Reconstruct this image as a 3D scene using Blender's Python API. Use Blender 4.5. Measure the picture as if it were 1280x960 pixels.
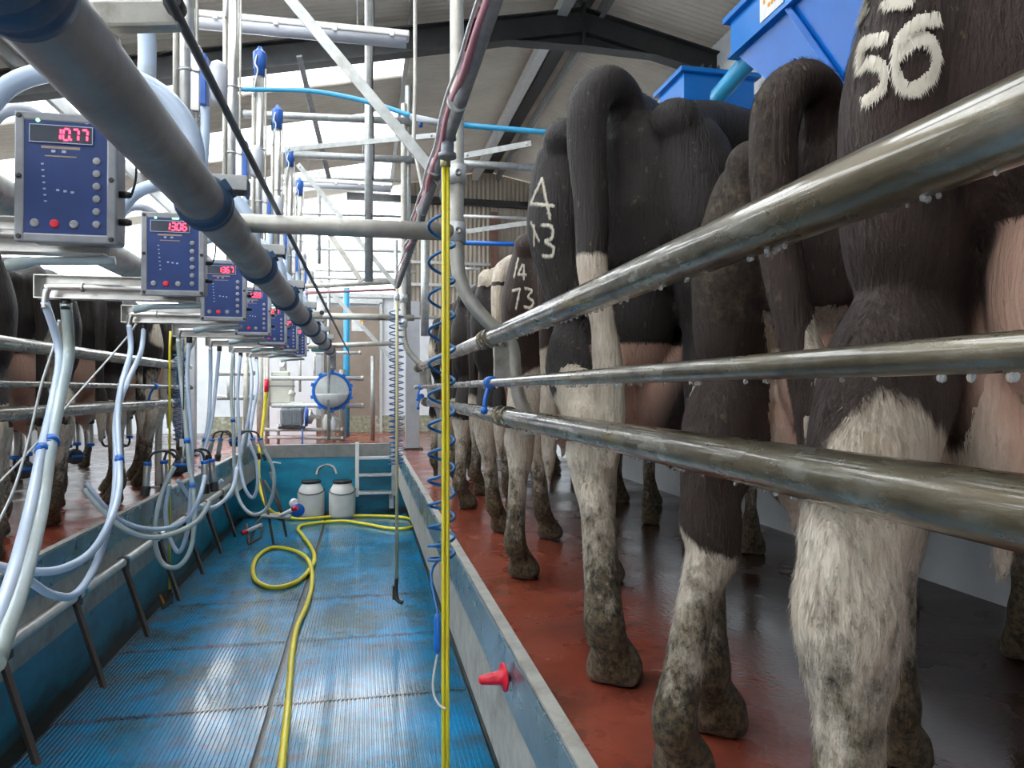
import bpy, bmesh, math, random
import numpy as np
from mathutils import Vector, Matrix, noise as mnoise
from mathutils.bvhtree import BVHTree

random.seed(7)
for o in list(bpy.data.objects):
    bpy.data.objects.remove(o, do_unlink=True)
SC = bpy.context.scene
COL = SC.collection
R = math.radians

# ------------------------------------------------------------ camera
cam_d = bpy.data.cameras.new('camera'); cam = bpy.data.objects.new('camera', cam_d); COL.objects.link(cam)
cam_d.sensor_width = 36; cam_d.lens = 25.31; cam_d.clip_start = 0.03; cam_d.clip_end = 300
cam.location = (0, 0, 1.65); cam.rotation_euler = (R(90.5), 0, R(-11.6))
SC.camera = cam
# ------------------------------------------------------------ light and exposure
SC.view_settings.view_transform = 'Standard'; SC.view_settings.look = 'None'
SC.view_settings.gamma = 1; SC.view_settings.use_curve_mapping = False
SC.view_settings.exposure = 2.0
world = bpy.data.worlds.new('overcast'); SC.world = world; world.use_nodes = True
wn = world.node_tree.nodes; wl = world.node_tree.links
wn['Background'].inputs['Color'].default_value = (0.93, 0.97, 1.0, 1)
wn['Background'].inputs['Strength'].default_value = 2.0
sun_d = bpy.data.lights.new('sun', 'SUN'); sun_d.energy = 0.5; sun_d.angle = R(25); sun_d.color = (1, .96, .9)
sun = bpy.data.objects.new('sun', sun_d); COL.objects.link(sun); sun.rotation_euler = (R(58), 0, R(-18)); sun.location = (-3, -8, 9)

# ------------------------------------------------------------ measuring helpers
_cr = cam.rotation_euler.to_matrix()
CR, CU, CF = _cr @ Vector((1, 0, 0)), _cr @ Vector((0, 1, 0)), _cr @ Vector((0, 0, -1))
C0 = Vector(cam.location)
def at(px, py, d=None, X=None, Y=None, Z=None):
    v = CF + CR*((px-640)/900) - CU*((py-480)/900)
    if d is not None: return C0 + v*d
    if X is not None: return C0 + v*(X/v.x)
    if Y is not None: return C0 + v*(Y/v.y)
    return C0 + v*((Z-1.65)/v.z)
def ycam(x, d):           # world y of a point at lateral x and camera depth d
    return (d - x*CF.x)/CF.y

# ------------------------------------------------------------ materials
MATS = {}
def ramp(nt, fac, stops):
    r = nt.nodes.new('ShaderNodeValToRGB'); e = r.color_ramp.elements
    while len(e) < len(stops): e.new(.5)
    for el, (p, c) in zip(e, stops):
        el.position = p; el.color = (*c, 1) if len(c) == 3 else c
    nt.links.new(fac, r.inputs[0]); return r.outputs[0]
def nz(nt, vec, scale, detail=4, rough=.55, dist=0):
    n = nt.nodes.new('ShaderNodeTexNoise'); n.inputs['Scale'].default_value = scale
    n.inputs['Detail'].default_value = detail; n.inputs['Roughness'].default_value = rough
    n.inputs['Distortion'].default_value = dist
    nt.links.new(vec, n.inputs['Vector']); return n.outputs['Fac']
def mapv(nt, vec, scale=(1,1,1), loc=(0,0,0)):
    m = nt.nodes.new('ShaderNodeMapping'); m.inputs['Scale'].default_value = scale; m.inputs['Location'].default_value = loc
    nt.links.new(vec, m.inputs['Vector']); return m.outputs[0]
def mixc(nt, f, a, b, blend='MIX'):
    m = nt.nodes.new('ShaderNodeMix'); m.data_type = 'RGBA'; m.blend_type = blend
    for s, v in ((0, f), (6, a), (7, b)):
        if hasattr(v, 'links'): nt.links.new(v, m.inputs[s])
        elif s == 0: m.inputs[0].default_value = v
        else: m.inputs[s].default_value = (*v, 1)
    return m.outputs[2]
def mth(nt, op, a, b=0.0, c=0.0, clamp=False):
    m = nt.nodes.new('ShaderNodeMath'); m.operation = op; m.use_clamp = clamp
    for i, v in enumerate((a, b, c)):
        if hasattr(v, 'links'): nt.links.new(v, m.inputs[i])
        else: m.inputs[i].default_value = v
    return m.outputs[0]
def base(name):
    m = bpy.data.materials.new(name); m.use_nodes = True; nt = m.node_tree
    p = nt.nodes['Principled BSDF']; tc = nt.nodes.new('ShaderNodeTexCoord')
    MATS[name] = m
    return m, nt, p, tc.outputs['Object']
def geo_pos(nt):
    return nt.nodes.new('ShaderNodeNewGeometry').outputs['Position']
def bump(nt, p, h, strength=.3, dist=.01):
    b = nt.nodes.new('ShaderNodeBump'); b.inputs['Strength'].default_value = strength; b.inputs['Distance'].default_value = dist
    nt.links.new(h, b.inputs['Height']); nt.links.new(b.outputs[0], p.inputs['Normal'])
def mk(name, c1, c2=None, rough=.5, metal=0, scale=12, bumpS=.15, dirt=None, dirtamt=.5, dirtscale=5, coat=0, spec=.5, stretch=(1,1,1), r2=None, trans=0):
    m, nt, p, oc = base(name)
    oc = mapv(nt, geo_pos(nt), stretch)
    n = nz(nt, oc, scale)
    c2 = c2 or tuple(x*.8 for x in c1)
    col = ramp(nt, n, [(.3, c2), (.7, c1)])
    if dirt:
        f = ramp(nt, nz(nt, oc, dirtscale, 8, .65), [(1-dirtamt-.08, (0,0,0)), (1-dirtamt+.12, (1,1,1))])
        col = mixc(nt, f, col, dirt)
    nt.links.new(col, p.inputs['Base Color'])
    if r2 is not None:
        rr = nt.nodes.new('ShaderNodeMapRange'); rr.inputs[3].default_value = rough; rr.inputs[4].default_value = r2
        rr.inputs[1].default_value = .35; rr.inputs[2].default_value = .65
        nt.links.new(nz(nt, oc, dirtscale*1.7, 5), rr.inputs[0]); nt.links.new(rr.outputs[0], p.inputs['Roughness'])
    else: p.inputs['Roughness'].default_value = rough
    p.inputs['Metallic'].default_value = metal
    p.inputs['Specular IOR Level'].default_value = spec
    p.inputs['Coat Weight'].default_value = coat; p.inputs['Coat Roughness'].default_value = .08
    p.inputs['Transmission Weight'].default_value = trans
    if bumpS: bump(nt, p, nz(nt, oc, scale*4, 3), bumpS, .004)
    return m
def emit(name, c, s):
    m, nt, p, oc = base(name); p.inputs['Base Color'].default_value = (*c, 1)
    p.inputs['Emission Color'].default_value = (*c, 1); p.inputs['Emission Strength'].default_value = s; return m

mk('galv', (.46,.47,.46), (.33,.34,.33), .42, .55, 30, .1, (.26,.24,.2), .35, 6)
mk('galv_light', (.62,.63,.62), (.48,.49,.48), .45, .35, 30, .1, (.35,.33,.28), .3, 6)
mk('galv_pipe', (.56,.54,.48), (.42,.40,.35), .45, .35, 20, .15, (.25,.22,.17), .35, 9)
mk('stainless', (.66,.65,.62), (.5,.49,.46), .28, .85, 15, .05, (.4,.37,.31), .35, 5, r2=.4)
mk('milk_pipe', (.34,.335,.325), (.22,.22,.215), .42, .45, 7, .1, (.16,.17,.18), .42, 3, r2=.55)
mk('rod_dark', (.10,.105,.11), (.07,.07,.075), .45, .5, 12, .1)
mk('black_rubber', (.018,.018,.02), (.03,.03,.03), .45, 0, 12, .1)
mk('blue_rubber', (.035,.10,.20), (.02,.06,.13), .5, 0, 9, .2, (.12,.13,.14), .35, 4)
mk('blue_plastic', (.03,.13,.50), (.02,.09,.36), .35, 0, 9, .05, (.15,.2,.3), .25, 12)
mk('blue_clip', (.01,.17,.62), (.01,.12,.5), .35, 0, 9, .02)
mk('pale_hose', (.50,.60,.74), (.43,.53,.67), .3, 0, 6, .05, (.42,.46,.45), .35, 5, coat=.3)
mk('grey_hose', (.42,.50,.52), (.33,.41,.42), .3, 0, 6, .05, (.3,.33,.27), .4, 4, coat=.3)
mk('water_pipe', (.03,.33,.58), (.04,.27,.48), .35, 0, 9, .05)
mk('coil_blue', (.01,.13,.36), (.01,.10,.29), .28, 0, 9, 0)
mk('yellow_hose', (.78,.66,.02), (.68,.55,.02), .35, 0, 9, .05, (.4,.33,.06), .3, 14, coat=.2)
mk('beige_hose', (.55,.50,.30), (.45,.40,.24), .4, 0, 9, .05)
mk('pink_cable', (.62,.25,.30), (.5,.2,.24), .5, 0, 14, .1, (.3,.2,.2), .3, 14)
mk('grey_lag', (.36,.35,.34), (.24,.23,.22), .7, 0, 20, .4)
mk('kerb_plate', (.17,.26,.32), (.12,.20,.26), .22, .5, 3, .05, (.10,.16,.19), .45, 2.5, r2=.34)
mk('concrete', (.42,.41,.37), (.30,.29,.26), .6, 0, 14, .4, (.2,.18,.14), .4, 6)
mk('gutter', (.06,.065,.055), (.03,.03,.025), .3, 0, 10, .3, (.10,.07,.035), .4, 6)
mk('dark_steel', (.045,.045,.045), (.03,.03,.03), .5, .2, 10, .1)
mk('grey_steel', (.25,.25,.24), (.18,.18,.17), .5, .2, 10, .1)
mk('column_paint', (.42,.43,.45), (.35,.36,.38), .5, 0, 10, .1, (.25,.24,.22), .3, 4)
mk('white_wall', (.70,.73,.75), (.60,.63,.65), .6, 0, 6, .2, (.30,.30,.24), .22, 4)
mk('white_clad', (.72,.74,.76), (.66,.68,.70), .5, 0, 6, .05)
mk('mouldy_wall', (.40,.38,.30), (.18,.19,.10), .7, 0, 16, .3, (.62,.62,.58), .35, 8)
mk('door_brown', (.30,.24,.19), (.24,.19,.15), .5, 0, 6, .1)
mk('clad_brown', (.42,.36,.29), (.34,.29,.23), .55, .0, 4, .1)
mk('roof_sheet', (.66,.61,.52), (.55,.50,.42), .6, 0, 2, .1, (.30,.26,.22), .3, 1.6)
mk('rust_post', (.20,.10,.07), (.14,.07,.05), .6, 0, 10, .2)
mk('hopper_blue', (.002,.13,.50), (.002,.11,.43), .3, 0, 6, .08, (.02,.20,.55), .3, 60)
mk('hopper_side', (.002,.17,.55), (.002,.15,.50), .3, 0, 6, .05)
mk('fixture', (.80,.78,.74), (.70,.68,.62), .4, 0, 8, .05)
mk('fixture_lens', (.62,.63,.68), (.55,.56,.6), .25, 0, 4, 0)
mk('tank_white', (.66,.67,.58), (.58,.59,.5), .45, 0, 6, .05)
mk('churn_white', (.74,.72,.68), (.62,.6,.56), .35, 0, 8, .05, (.22,.2,.16), .2, 14)
mk('red_plastic', (.75,.015,.04), (.62,.01,.03), .3, 0, 8, .03)
mk('orange_plastic', (.85,.35,.02), None, .4)
mk('white_plastic', (.75,.76,.78), None, .35)
mk('bezel', (.28,.29,.31), (.2,.2,.22), .4, .1, 20, .1, (.4,.38,.34), .3, 14, coat=.4)
mk('panel_blue', (.006,.036,.17), (.005,.028,.13), .5, 0, 12, .02)
mk('panel_line', (.45,.5,.65), None, .5)
mk('panel_tan', (.36,.27,.20), None, .5)
mk('led_dark', (.05,.06,.08), None, .25)
mk('motor_grey', (.30,.32,.34), (.22,.24,.26), .45, .3, 12, .1)
mk('brass', (.45,.38,.22), None, .4, .7)
mk('frame_iron', (.075,.070,.068), (.09,.06,.045), .6, .2, 20, .2)
mk('teal_paint', (.02,.12,.12), None, .4)
mk('hoof', (.05,.04,.03), (.02,.018,.015), .4, 0, 20, .3)
mk('sticker', (.75,.75,.72), None, .5)
mk('yard', (.3,.3,.29), None, .8, 0, 3)
emit('led_red', (1, .02, .05), 3.0)
emit('led_green', (.15, 1, .3), 2.5)
# wet grimy rail
def wet_rail():
    m, nt, p, oc = base('wet_rail'); v = mapv(nt, geo_pos(nt), (1, .35, 1))
    n1 = nz(nt, v, 22, 8, .65); n2 = nz(nt, v, 7, 6, .6)
    c = ramp(nt, n1, [(.36, (.045,.035,.018)), (.52, (.15,.13,.085)), (.68, (.34,.33,.28))])
    f = ramp(nt, n2, [(.42, (0,0,0)), (.62, (1,1,1))])
    c = mixc(nt, f, c, (.13,.10,.055))
    nt.links.new(c, p.inputs['Base Color'])
    rr = ramp(nt, n1, [(.3, (.45,)*3), (.7, (.16,)*3)]); nt.links.new(rr, p.inputs['Roughness'])
    p.inputs['Metallic'].default_value = .5; p.inputs['Coat Weight'].default_value = .8; p.inputs['Coat Roughness'].default_value = .07
    bump(nt, p, n1, .4, .004)
wet_rail()
def red_floor():
    m, nt, p, oc = base('red_floor'); v = geo_pos(nt)
    n = nz(nt, v, 3, 8, .6); n2 = nz(nt, v, 60, 4)
    c = ramp(nt, n, [(.3, (.085,.022,.014)), (.5, (.22,.045,.025)), (.72, (.30,.07,.04))])
    c = mixc(nt, ramp(nt, nz(nt, v, 5, 8, .7), [(.56, (0,0,0)), (.75, (1,1,1))]), c, (.07,.045,.025))
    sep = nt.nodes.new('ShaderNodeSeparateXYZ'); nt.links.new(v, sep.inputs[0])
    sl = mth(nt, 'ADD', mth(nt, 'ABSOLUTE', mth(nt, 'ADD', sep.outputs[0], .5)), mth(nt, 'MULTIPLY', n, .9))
    c = mixc(nt, ramp(nt, mth(nt, 'MULTIPLY', sl, .25), [(.43, (0,0,0)), (.56, (.92,.92,.92))]), c, (.020,.014,.010))  # shade under and beyond the cows, painted into the floor colour
    nt.links.new(c, p.inputs['Base Color'])
    rr = ramp(nt, nz(nt, v, 2.2, 5), [(.38, (.10,)*3), (.62, (.34,)*3)]); nt.links.new(rr, p.inputs['Roughness'])
    bump(nt, p, n2, .3, .003)
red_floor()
def mat_blue():
    m, nt, p, oc = base('mat_blue'); v = geo_pos(nt)
    n = nz(nt, v, 1.6, 8, .65)
    c = ramp(nt, n, [(.33, (.008,.11,.16)), (.47, (.004,.20,.38)), (.62, (.003,.26,.56))])
    g = ramp(nt, nz(nt, mapv(nt, v, (1,1,1), (3.1,.4,0)), 2.2, 9, .72), [(.46, (0,0,0)), (.64, (1,1,1))])
    g2 = mth(nt, 'MULTIPLY', g, .80)
    c = mixc(nt, g2, c, (.065,.105,.095))
    sp = nt.nodes.new('ShaderNodeSeparateXYZ'); nt.links.new(v, sp.inputs[0])
    sm_ = None
    for ax, o0, per in ((1, -1.93, .98), (0, -1.517, 1.05)):
        fr_ = mth(nt, 'FRACT', mth(nt, 'DIVIDE', mth(nt, 'SUBTRACT', sp.outputs[ax], o0), per))
        dd = mth(nt, 'MULTIPLY', mth(nt, 'SUBTRACT', .5, mth(nt, 'ABSOLUTE', mth(nt, 'SUBTRACT', fr_, .5))), per)
        e_ = ramp(nt, mth(nt, 'ADD', dd, mth(nt, 'MULTIPLY', nz(nt, v, 14, 6, .7), .10)), [(.050, (1,1,1)), (.085, (0,0,0))])
        sm_ = e_ if sm_ is None else mth(nt, 'MAXIMUM', sm_, e_)
    c = mixc(nt, mth(nt, 'MULTIPLY', sm_, .8), c, (.05,.055,.035))
    nt.links.new(c, p.inputs['Base Color'])
    rr = ramp(nt, nz(nt, v, 3.0, 6, .6), [(.35, (.07,)*3), (.66, (.26,)*3)]); nt.links.new(rr, p.inputs['Roughness'])
    p.inputs['Coat Weight'].default_value = .7; p.inputs['Coat Roughness'].default_value = .1
    bump(nt, p, mth(nt, 'ADD', nz(nt, v, 40, 5, .6), mth(nt, 'MULTIPLY', nz(nt, v, 6, 4, .6), 2.0)), .45, .008)
mat_blue()
def pit_paint():
    m, nt, p, oc = base('pit_paint'); v = geo_pos(nt)
    n = nz(nt, mapv(nt, v, (1,1,2.4)), 2.5, 8, .6)
    c = ramp(nt, n, [(.33, (.008,.14,.23)), (.6, (.010,.27,.42))])
    sep = nt.nodes.new('ShaderNodeSeparateXYZ'); nt.links.new(v, sep.inputs[0])
    low = ramp(nt, mth(nt, 'ADD', sep.outputs[2], mth(nt, 'MULTIPLY', n, .35)), [(.15, (1,1,1)), (.27, (0,0,0))])
    c = mixc(nt, low, c, (.03,.045,.035))
    c = mixc(nt, ramp(nt, nz(nt, v, 11, 7, .7), [(.62, (0,0,0)), (.72, (1,1,1))]), c, (.04,.05,.05))
    nt.links.new(c, p.inputs['Base Color']); p.inputs['Roughness'].default_value = .35
    bump(nt, p, n, .2, .01)
pit_paint()
def rooflight():
    m, nt, p, oc = base('rooflight'); nt.nodes.remove(p)
    out = nt.nodes['Material Output']
    t = nt.nodes.new('ShaderNodeBsdfTranslucent'); t.inputs[0].default_value = (.93,.95,.95,1)
    tr = nt.nodes.new('ShaderNodeBsdfTransparent'); tr.inputs[0].default_value = (.95,.97,1,1)
    mx = nt.nodes.new('ShaderNodeMixShader'); mx.inputs[0].default_value = .62
    nt.links.new(t.outputs[0], mx.inputs[1]); nt.links.new(tr.outputs[0], mx.inputs[2]); nt.links.new(mx.outputs[0], out.inputs[0])
rooflight()
def glass():
    m, nt, p, oc = base('jar_glass')
    p.inputs['Base Color'].default_value = (.9,.93,.93,1); p.inputs['Roughness'].default_value = .08
    p.inputs['Transmission Weight'].default_value = .85; p.inputs['IOR'].default_value = 1.1
glass()
mk('milk', (.85,.84,.80), None, .3)
def coat_mat(name, patch_amp, patch_scale=2.2, rnd=False, brown=(.030,.022,.019), thr=0.0):
    m, nt, p, oc = base(name)
    at_ = nt.nodes.new('ShaderNodeAttribute'); at_.attribute_name = 'coat'
    mud = nt.nodes.new('ShaderNodeAttribute'); mud.attribute_name = 'mud'
    ud = nt.nodes.new('ShaderNodeAttribute'); ud.attribute_name = 'udder'
    v = oc
    if rnd:
        oi = nt.nodes.new('ShaderNodeObjectInfo'); cx = nt.nodes.new('ShaderNodeCombineXYZ')
        for i in range(3): nt.links.new(mth(nt, 'MULTIPLY', oi.outputs['Random'], 37.0+11*i), cx.inputs[i])
        va = nt.nodes.new('ShaderNodeVectorMath'); nt.links.new(oc, va.inputs[0]); nt.links.new(cx.outputs[0], va.inputs[1]); v = va.outputs[0]
    big = nz(nt, v, patch_scale, 2, .5)
    fine = nz(nt, mapv(nt, oc, (1,1,.25)), 70, 3, .6)
    f = mth(nt, 'ADD', at_.outputs['Fac'], mth(nt, 'MULTIPLY', mth(nt, 'SUBTRACT', big, .5), patch_amp))
    f = mth(nt, 'ADD', f, mth(nt, 'MULTIPLY', mth(nt, 'SUBTRACT', fine, .5), .10))
    f = mth(nt, 'MULTIPLY_ADD', f, 18.0, .5, clamp=True)
    hair = nz(nt, mapv(nt, oc, (1,1,.12)), 160, 2, .5)
    med = nz(nt, oc, 7, 5, .6)
    blk = mixc(nt, med, tuple(x*.3 for x in brown), tuple(x*1.15 for x in brown))
    wht = mixc(nt, ramp(nt, mth(nt, 'MULTIPLY', mth(nt,'ADD',hair,med), .5), [(.35,(0,0,0)),(.6,(1,1,1))]), (.42,.33,.24), (.66,.58,.47))
    c = mixc(nt, f, wht, blk)
    c = mixc(nt, mth(nt, 'MULTIPLY', ud.outputs['Fac'], .95), c, mixc(nt, med, (.48,.27,.20), (.62,.40,.30)))
    spots = ramp(nt, nz(nt, mapv(nt, oc, (1,1,.55)), 46, 4, .7), [(.62, (0,0,0)), (.68, (1,1,1))])
    c = mixc(nt, mth(nt, 'MULTIPLY', spots, .55), c, (.14,.105,.06))
    mn = nz(nt, mapv(nt, oc, (1,1,.6)), 26, 9, .78)
    mf = mth(nt, 'MULTIPLY_ADD', mth(nt, 'SUBTRACT', mth(nt, 'ADD', mud.outputs['Fac'], mn), 1.0), 5.0, .5, clamp=True)
    c = mixc(nt, mf, c, mixc(nt, ramp(nt, nz(nt, oc, 60, 5, .7), [(.4,(0,0,0)),(.62,(1,1,1))]), (.026,.020,.013), (.15,.11,.06)))
    nt.links.new(c, p.inputs['Base Color'])
    p.inputs['Roughness'].default_value = .62; p.inputs['Specular IOR Level'].default_value = .35
    p.inputs['Sheen Weight'].default_value = .05; p.inputs['Sheen Roughness'].default_value = .4
    hb = mth(nt, 'ADD', hair, mth(nt, 'MULTIPLY', mth(nt, 'ADD', mn, mth(nt, 'MULTIPLY', mf, 2.0)), .8))
    bump(nt, p, mth(nt, 'ADD', hb, mth(nt, 'MULTIPLY', nz(nt, oc, 9, 5, .6), 1.6)), .55, .010)
    return m
coat_mat('coat_near', .12)
coat_mat('coat_brown', .12, brown=(.055,.032,.024))
coat_mat('coat_far', 1.5, 2.0, rnd=True)
M = MATS

# ------------------------------------------------------------ geometry helpers
def cat(pts, n=6, closed=False):
    pts = [Vector(p) for p in pts]
    if len(pts) < 3 or n <= 1: return pts
    out = []
    N = len(pts)
    for i in range(N-1):
        p0 = pts[max(i-1, 0)]; p1 = pts[i]; p2 = pts[i+1]; p3 = pts[min(i+2, N-1)]
        for k in range(n):
            t = k/n
            out.append(.5*((2*p1)+(p2-p0)*t+(2*p0-5*p1+4*p2-p3)*t*t+(3*p1-p0-3*p2+p3)*t**3))
    out.append(pts[-1]); return out
def frames(pts):
    T = []
    for i in range(len(pts)):
        a = pts[max(i-1, 0)]; b = pts[min(i+1, len(pts)-1)]
        t = (b-a); T.append(t.normalized() if t.length > 1e-9 else Vector((0,0,1)))
    up = Vector((0,0,1)) if abs(T[0].z) < .9 else Vector((1,0,0))
    n = (up - T[0]*up.dot(T[0])).normalized(); N = [n]
    for i in range(1, len(pts)):
        n = n - T[i]*n.dot(T[i])
        n = n.normalized() if n.length > 1e-6 else T[i].orthogonal().normalized()
        N.append(n)
    return T, N
def tube(bm, pts, r, seg=12, cap=True):
    pts = [Vector(p) for p in pts]; T, N = frames(pts); rings = []
    for i, p in enumerate(pts):
        rr = r[i] if isinstance(r, (list, tuple)) else r
        B = T[i].cross(N[i])
        rings.append([bm.verts.new(p + (N[i]*math.cos(2*math.pi*k/seg) + B*math.sin(2*math.pi*k/seg))*rr) for k in range(seg)])
    for a, b in zip(rings, rings[1:]):
        for k in range(seg):
            f = bm.faces.new((a[k], a[(k+1)%seg], b[(k+1)%seg], b[k])); f.smooth = True
    if cap:
        bm.faces.new(rings[0][::-1]); bm.faces.new(rings[-1])
    return bm
def box(bm, c, s, rot=None, bev=0):
    c = Vector(c); vs = []
    for x in (-.5, .5):
        for y in (-.5, .5):
            for z in (-.5, .5):
                v = Vector((x*s[0], y*s[1], z*s[2]))
                if rot is not None: v = rot @ v
                vs.append(bm.verts.new(c+v))
    fs = []
    for q in ((0,1,3,2), (4,6,7,5), (0,4,5,1), (2,3,7,6), (0,2,6,4), (1,5,7,3)):
        fs.append(bm.faces.new([vs[i] for i in q]))
    if bev:
        es = list({e for f in fs for e in f.edges})
        bmesh.ops.bevel(bm, geom=es, offset=bev, segments=2, affect='EDGES', profile=.5)
    return bm
def bar(bm, a, b, w, h, bev=0):
    a = Vector(a); b = Vector(b); d = (b-a); L = d.length; d.normalize()
    up = Vector((0,0,1)) if abs(d.z) < .95 else Vector((0,1,0))
    x = up.cross(d).normalized(); z = d.cross(x)
    rot = Matrix((x, d, z)).transposed()
    return box(bm, (a+b)/2, (w, L, h), rot, bev)
def lathe(bm, prof, c=(0,0,0), axis=(0,0,1), seg=20, smooth=True):
    ax = Vector(axis).normalized(); u = ax.orthogonal().normalized(); v = ax.cross(u); c = Vector(c)
    rings = []
    for r, h in prof:
        rings.append([bm.verts.new(c + ax*h + (u*math.cos(2*math.pi*k/seg)+v*math.sin(2*math.pi*k/seg))*max(r, .0004)) for k in range(seg)])
    for a, b in zip(rings, rings[1:]):
        for k in range(seg):
            f = bm.faces.new((a[k], a[(k+1)%seg], b[(k+1)%seg], b[k])); f.smooth = smooth
    bm.faces.new(rings[0][::-1]); bm.faces.new(rings[-1])
    return bm
def B(): return bmesh.new()
def ob(name, bm, m, parent=None, label=None, category=None, group=None, kind=None):
    bmesh.ops.recalc_face_normals(bm, faces=bm.faces[:])
    me = bpy.data.meshes.new(name); bm.to_mesh(me); bm.free()
    me.materials.append(M[m] if isinstance(m, str) else m)
    return obm(name, me, parent, label, category, group, kind)
def obm(name, me, parent=None, label=None, category=None, group=None, kind=None):
    o = bpy.data.objects.new(name, me); COL.objects.link(o)
    if parent is not None:
        me.transform(wmat(parent).inverted()); o.parent = parent
    else:
        n = len(me.vertices)
        if n:
            co = np.empty(n*3, 'f'); me.vertices.foreach_get('co', co); co = co.reshape(-1, 3)
            mn = co.min(0); mx = co.max(0); c = Vector(((mn[0]+mx[0])/2, (mn[1]+mx[1])/2, mn[2]))
            me.transform(Matrix.Translation(-c)); o.location = c
    tag(o, label, category, group, kind)
    return o
def wmat(o):
    m = Matrix.LocRotScale(o.location, o.rotation_euler, o.scale)
    return wmat(o.parent) @ m if o.parent else m
def tag(o, label=None, category=None, group=None, kind=None):
    if label: o['label'] = label
    if category: o['category'] = category
    if group: o['group'] = group
    if kind: o['kind'] = kind
    return o
def empty(name, loc, rz=0, label=None, category=None, group=None, kind=None):
    o = bpy.data.objects.new(name, None); COL.objects.link(o); o.location = loc; o.rotation_euler = (0, 0, rz)
    return tag(o, label, category, group, kind)
def kids(o): return [c for c in bpy.data.objects if c.parent == o]
def copy_tree(o, loc=None, rz=None, label=None, parent=None):
    c = o.copy(); COL.objects.link(c)
    if parent: c.parent = parent
    if loc is not None: c.location = loc
    if rz is not None: c.rotation_euler = (0, 0, rz)
    if label: c['label'] = label
    for ch in kids(o): copy_tree(ch, parent=c)
    return c
def struct(name, bm, m, parent=None):
    return ob(name, bm, m, parent, kind=None if parent else 'structure')
# ============================================================ SETTING
PZ = .92                                   # height of the cow standing over the pit floor
KR, KL = .404, -1.387                      # inner edges of the kerbs
WR, WL = .634, -1.60                       # pit walls below
YE = 9.9; Y0 = -3.0; YG = 13.0             # pit end, rear end, gable
XW, XL = 3.70, -5.2                        # building side walls
RX, RZ, SL = 2.2, 5.70, .21                # ridge
def roofz(x): return RZ - SL*abs(x-RX)

def slab(x0,x1,y0,y1,z0,z1):
    return box(B(), ((x0+x1)/2,(y0+y1)/2,(z0+z1)/2), (x1-x0,y1-y0,z1-z0))
fl = struct('floor', slab(WL,WR,Y0,YE,-.1,-.012), 'gutter')
def rubber_mat(w, L):
    bm = B(); n = int(w/.0215); st = w/n; prev = None
    for i in range(n):
        x = i*st
        for dx, z in ((0,0),(st*.25,0),(st*.40,.0045),(st*.85,.0045)):
            cur = (bm.verts.new((x+dx,0,z)), bm.verts.new((x+dx,L,z)))
            if prev: bm.faces.new((prev[0],cur[0],cur[1],prev[1]))
            prev = cur
    cur = (bm.verts.new((w,0,0)), bm.verts.new((w,L,0))); bm.faces.new((prev[0],cur[0],cur[1],prev[1]))
    a,b,c,d = [bm.verts.new(v) for v in ((0,0,-.012),(w,0,-.012),(w,L,-.012),(0,L,-.012))]
    bm.faces.new((a,b,c,d)); f0 = cur
    bm.faces.new((cur[0],b,c,cur[1])); 
    return bm
def mesh_from(name, bm, m):
    me = bpy.data.meshes.new(name); bm.to_mesh(me); bm.free(); me.materials.append(M[m]); return me
matm = mesh_from('rubber_mat', rubber_mat(1.026, .972), 'mat_blue')
y = 3.953 - .98*6
while y < YE-.1:
    for x in (-1.517, -.466):
        o = bpy.data.objects.new('rubber_mat', matm); COL.objects.link(o); o.parent = fl
        sy = min(1, (YE-.02-y)/.98)
        o.scale = (1, sy, 1)
        o.location = Vector((x+random.uniform(-.004,.004), y, .0)) - fl.location
        o.rotation_euler = (0,0,random.uniform(-.003,.003))
    y += .98
# platforms
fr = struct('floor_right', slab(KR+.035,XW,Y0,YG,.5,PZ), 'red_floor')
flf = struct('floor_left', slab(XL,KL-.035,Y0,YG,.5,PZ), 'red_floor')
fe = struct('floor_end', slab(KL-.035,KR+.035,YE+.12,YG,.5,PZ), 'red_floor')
for i,(nm,x0,x1) in enumerate((('right',KR,KR+.035),('left',KL-.035,KL))):
    struct('trim_%d'%(i+1), box(B(), ((x0+x1)/2,(Y0+YE)/2,PZ-.20), (x1-x0,YE-Y0,.42)), 'concrete')
    w = WR if nm=='right' else WL
    s = 1 if nm=='right' else -1
    # pit wall: joined cheeks
    struct('wall_pit_'+nm, slab(min(w,w+s*.1),max(w,w+s*.1),Y0,YE,-.1,.62), 'pit_paint')
    # sloping soffit under the kerb
    bm = B(); z1 = PZ-.155; z0 = .55
    k = KR if nm=='right' else KL
    vs = [bm.verts.new(v) for v in ((k,Y0,z1),(w,Y0,z0),(w+s*.1,Y0,z0),(k+s*.05,Y0,z1+.1),(k,YE,z1),(w,YE,z0),(w+s*.1,YE,z0),(k+s*.05,YE,z1+.1))]
    for q in ((0,1,5,4),(1,2,6,5),(2,3,7,6),(3,0,4,7),(0,3,2,1),(4,5,6,7)): bm.faces.new([vs[j] for j in q])
    struct('trim_%d'%(i+3), bm, 'pit_paint')
    # stainless kerb plates, 2 m lengths
    pl = empty('kerb_plating', (k,0,PZ-.155), kind='structure')
    y = Y0
    while y < YE-.1:
        y1 = min(y+2.0, YE)
        ob('plate', box(B(), (k-s*.004,(y+y1)/2,PZ-.0755), (.006,y1-y-.004,.157), None, .001), 'kerb_plate', pl)
        y = y1
# gutters edge strips
struct('trim_5', box(B(), (.60,(Y0+YE)/2,-.004),(.066,YE-Y0,.014)), 'gutter')
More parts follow.
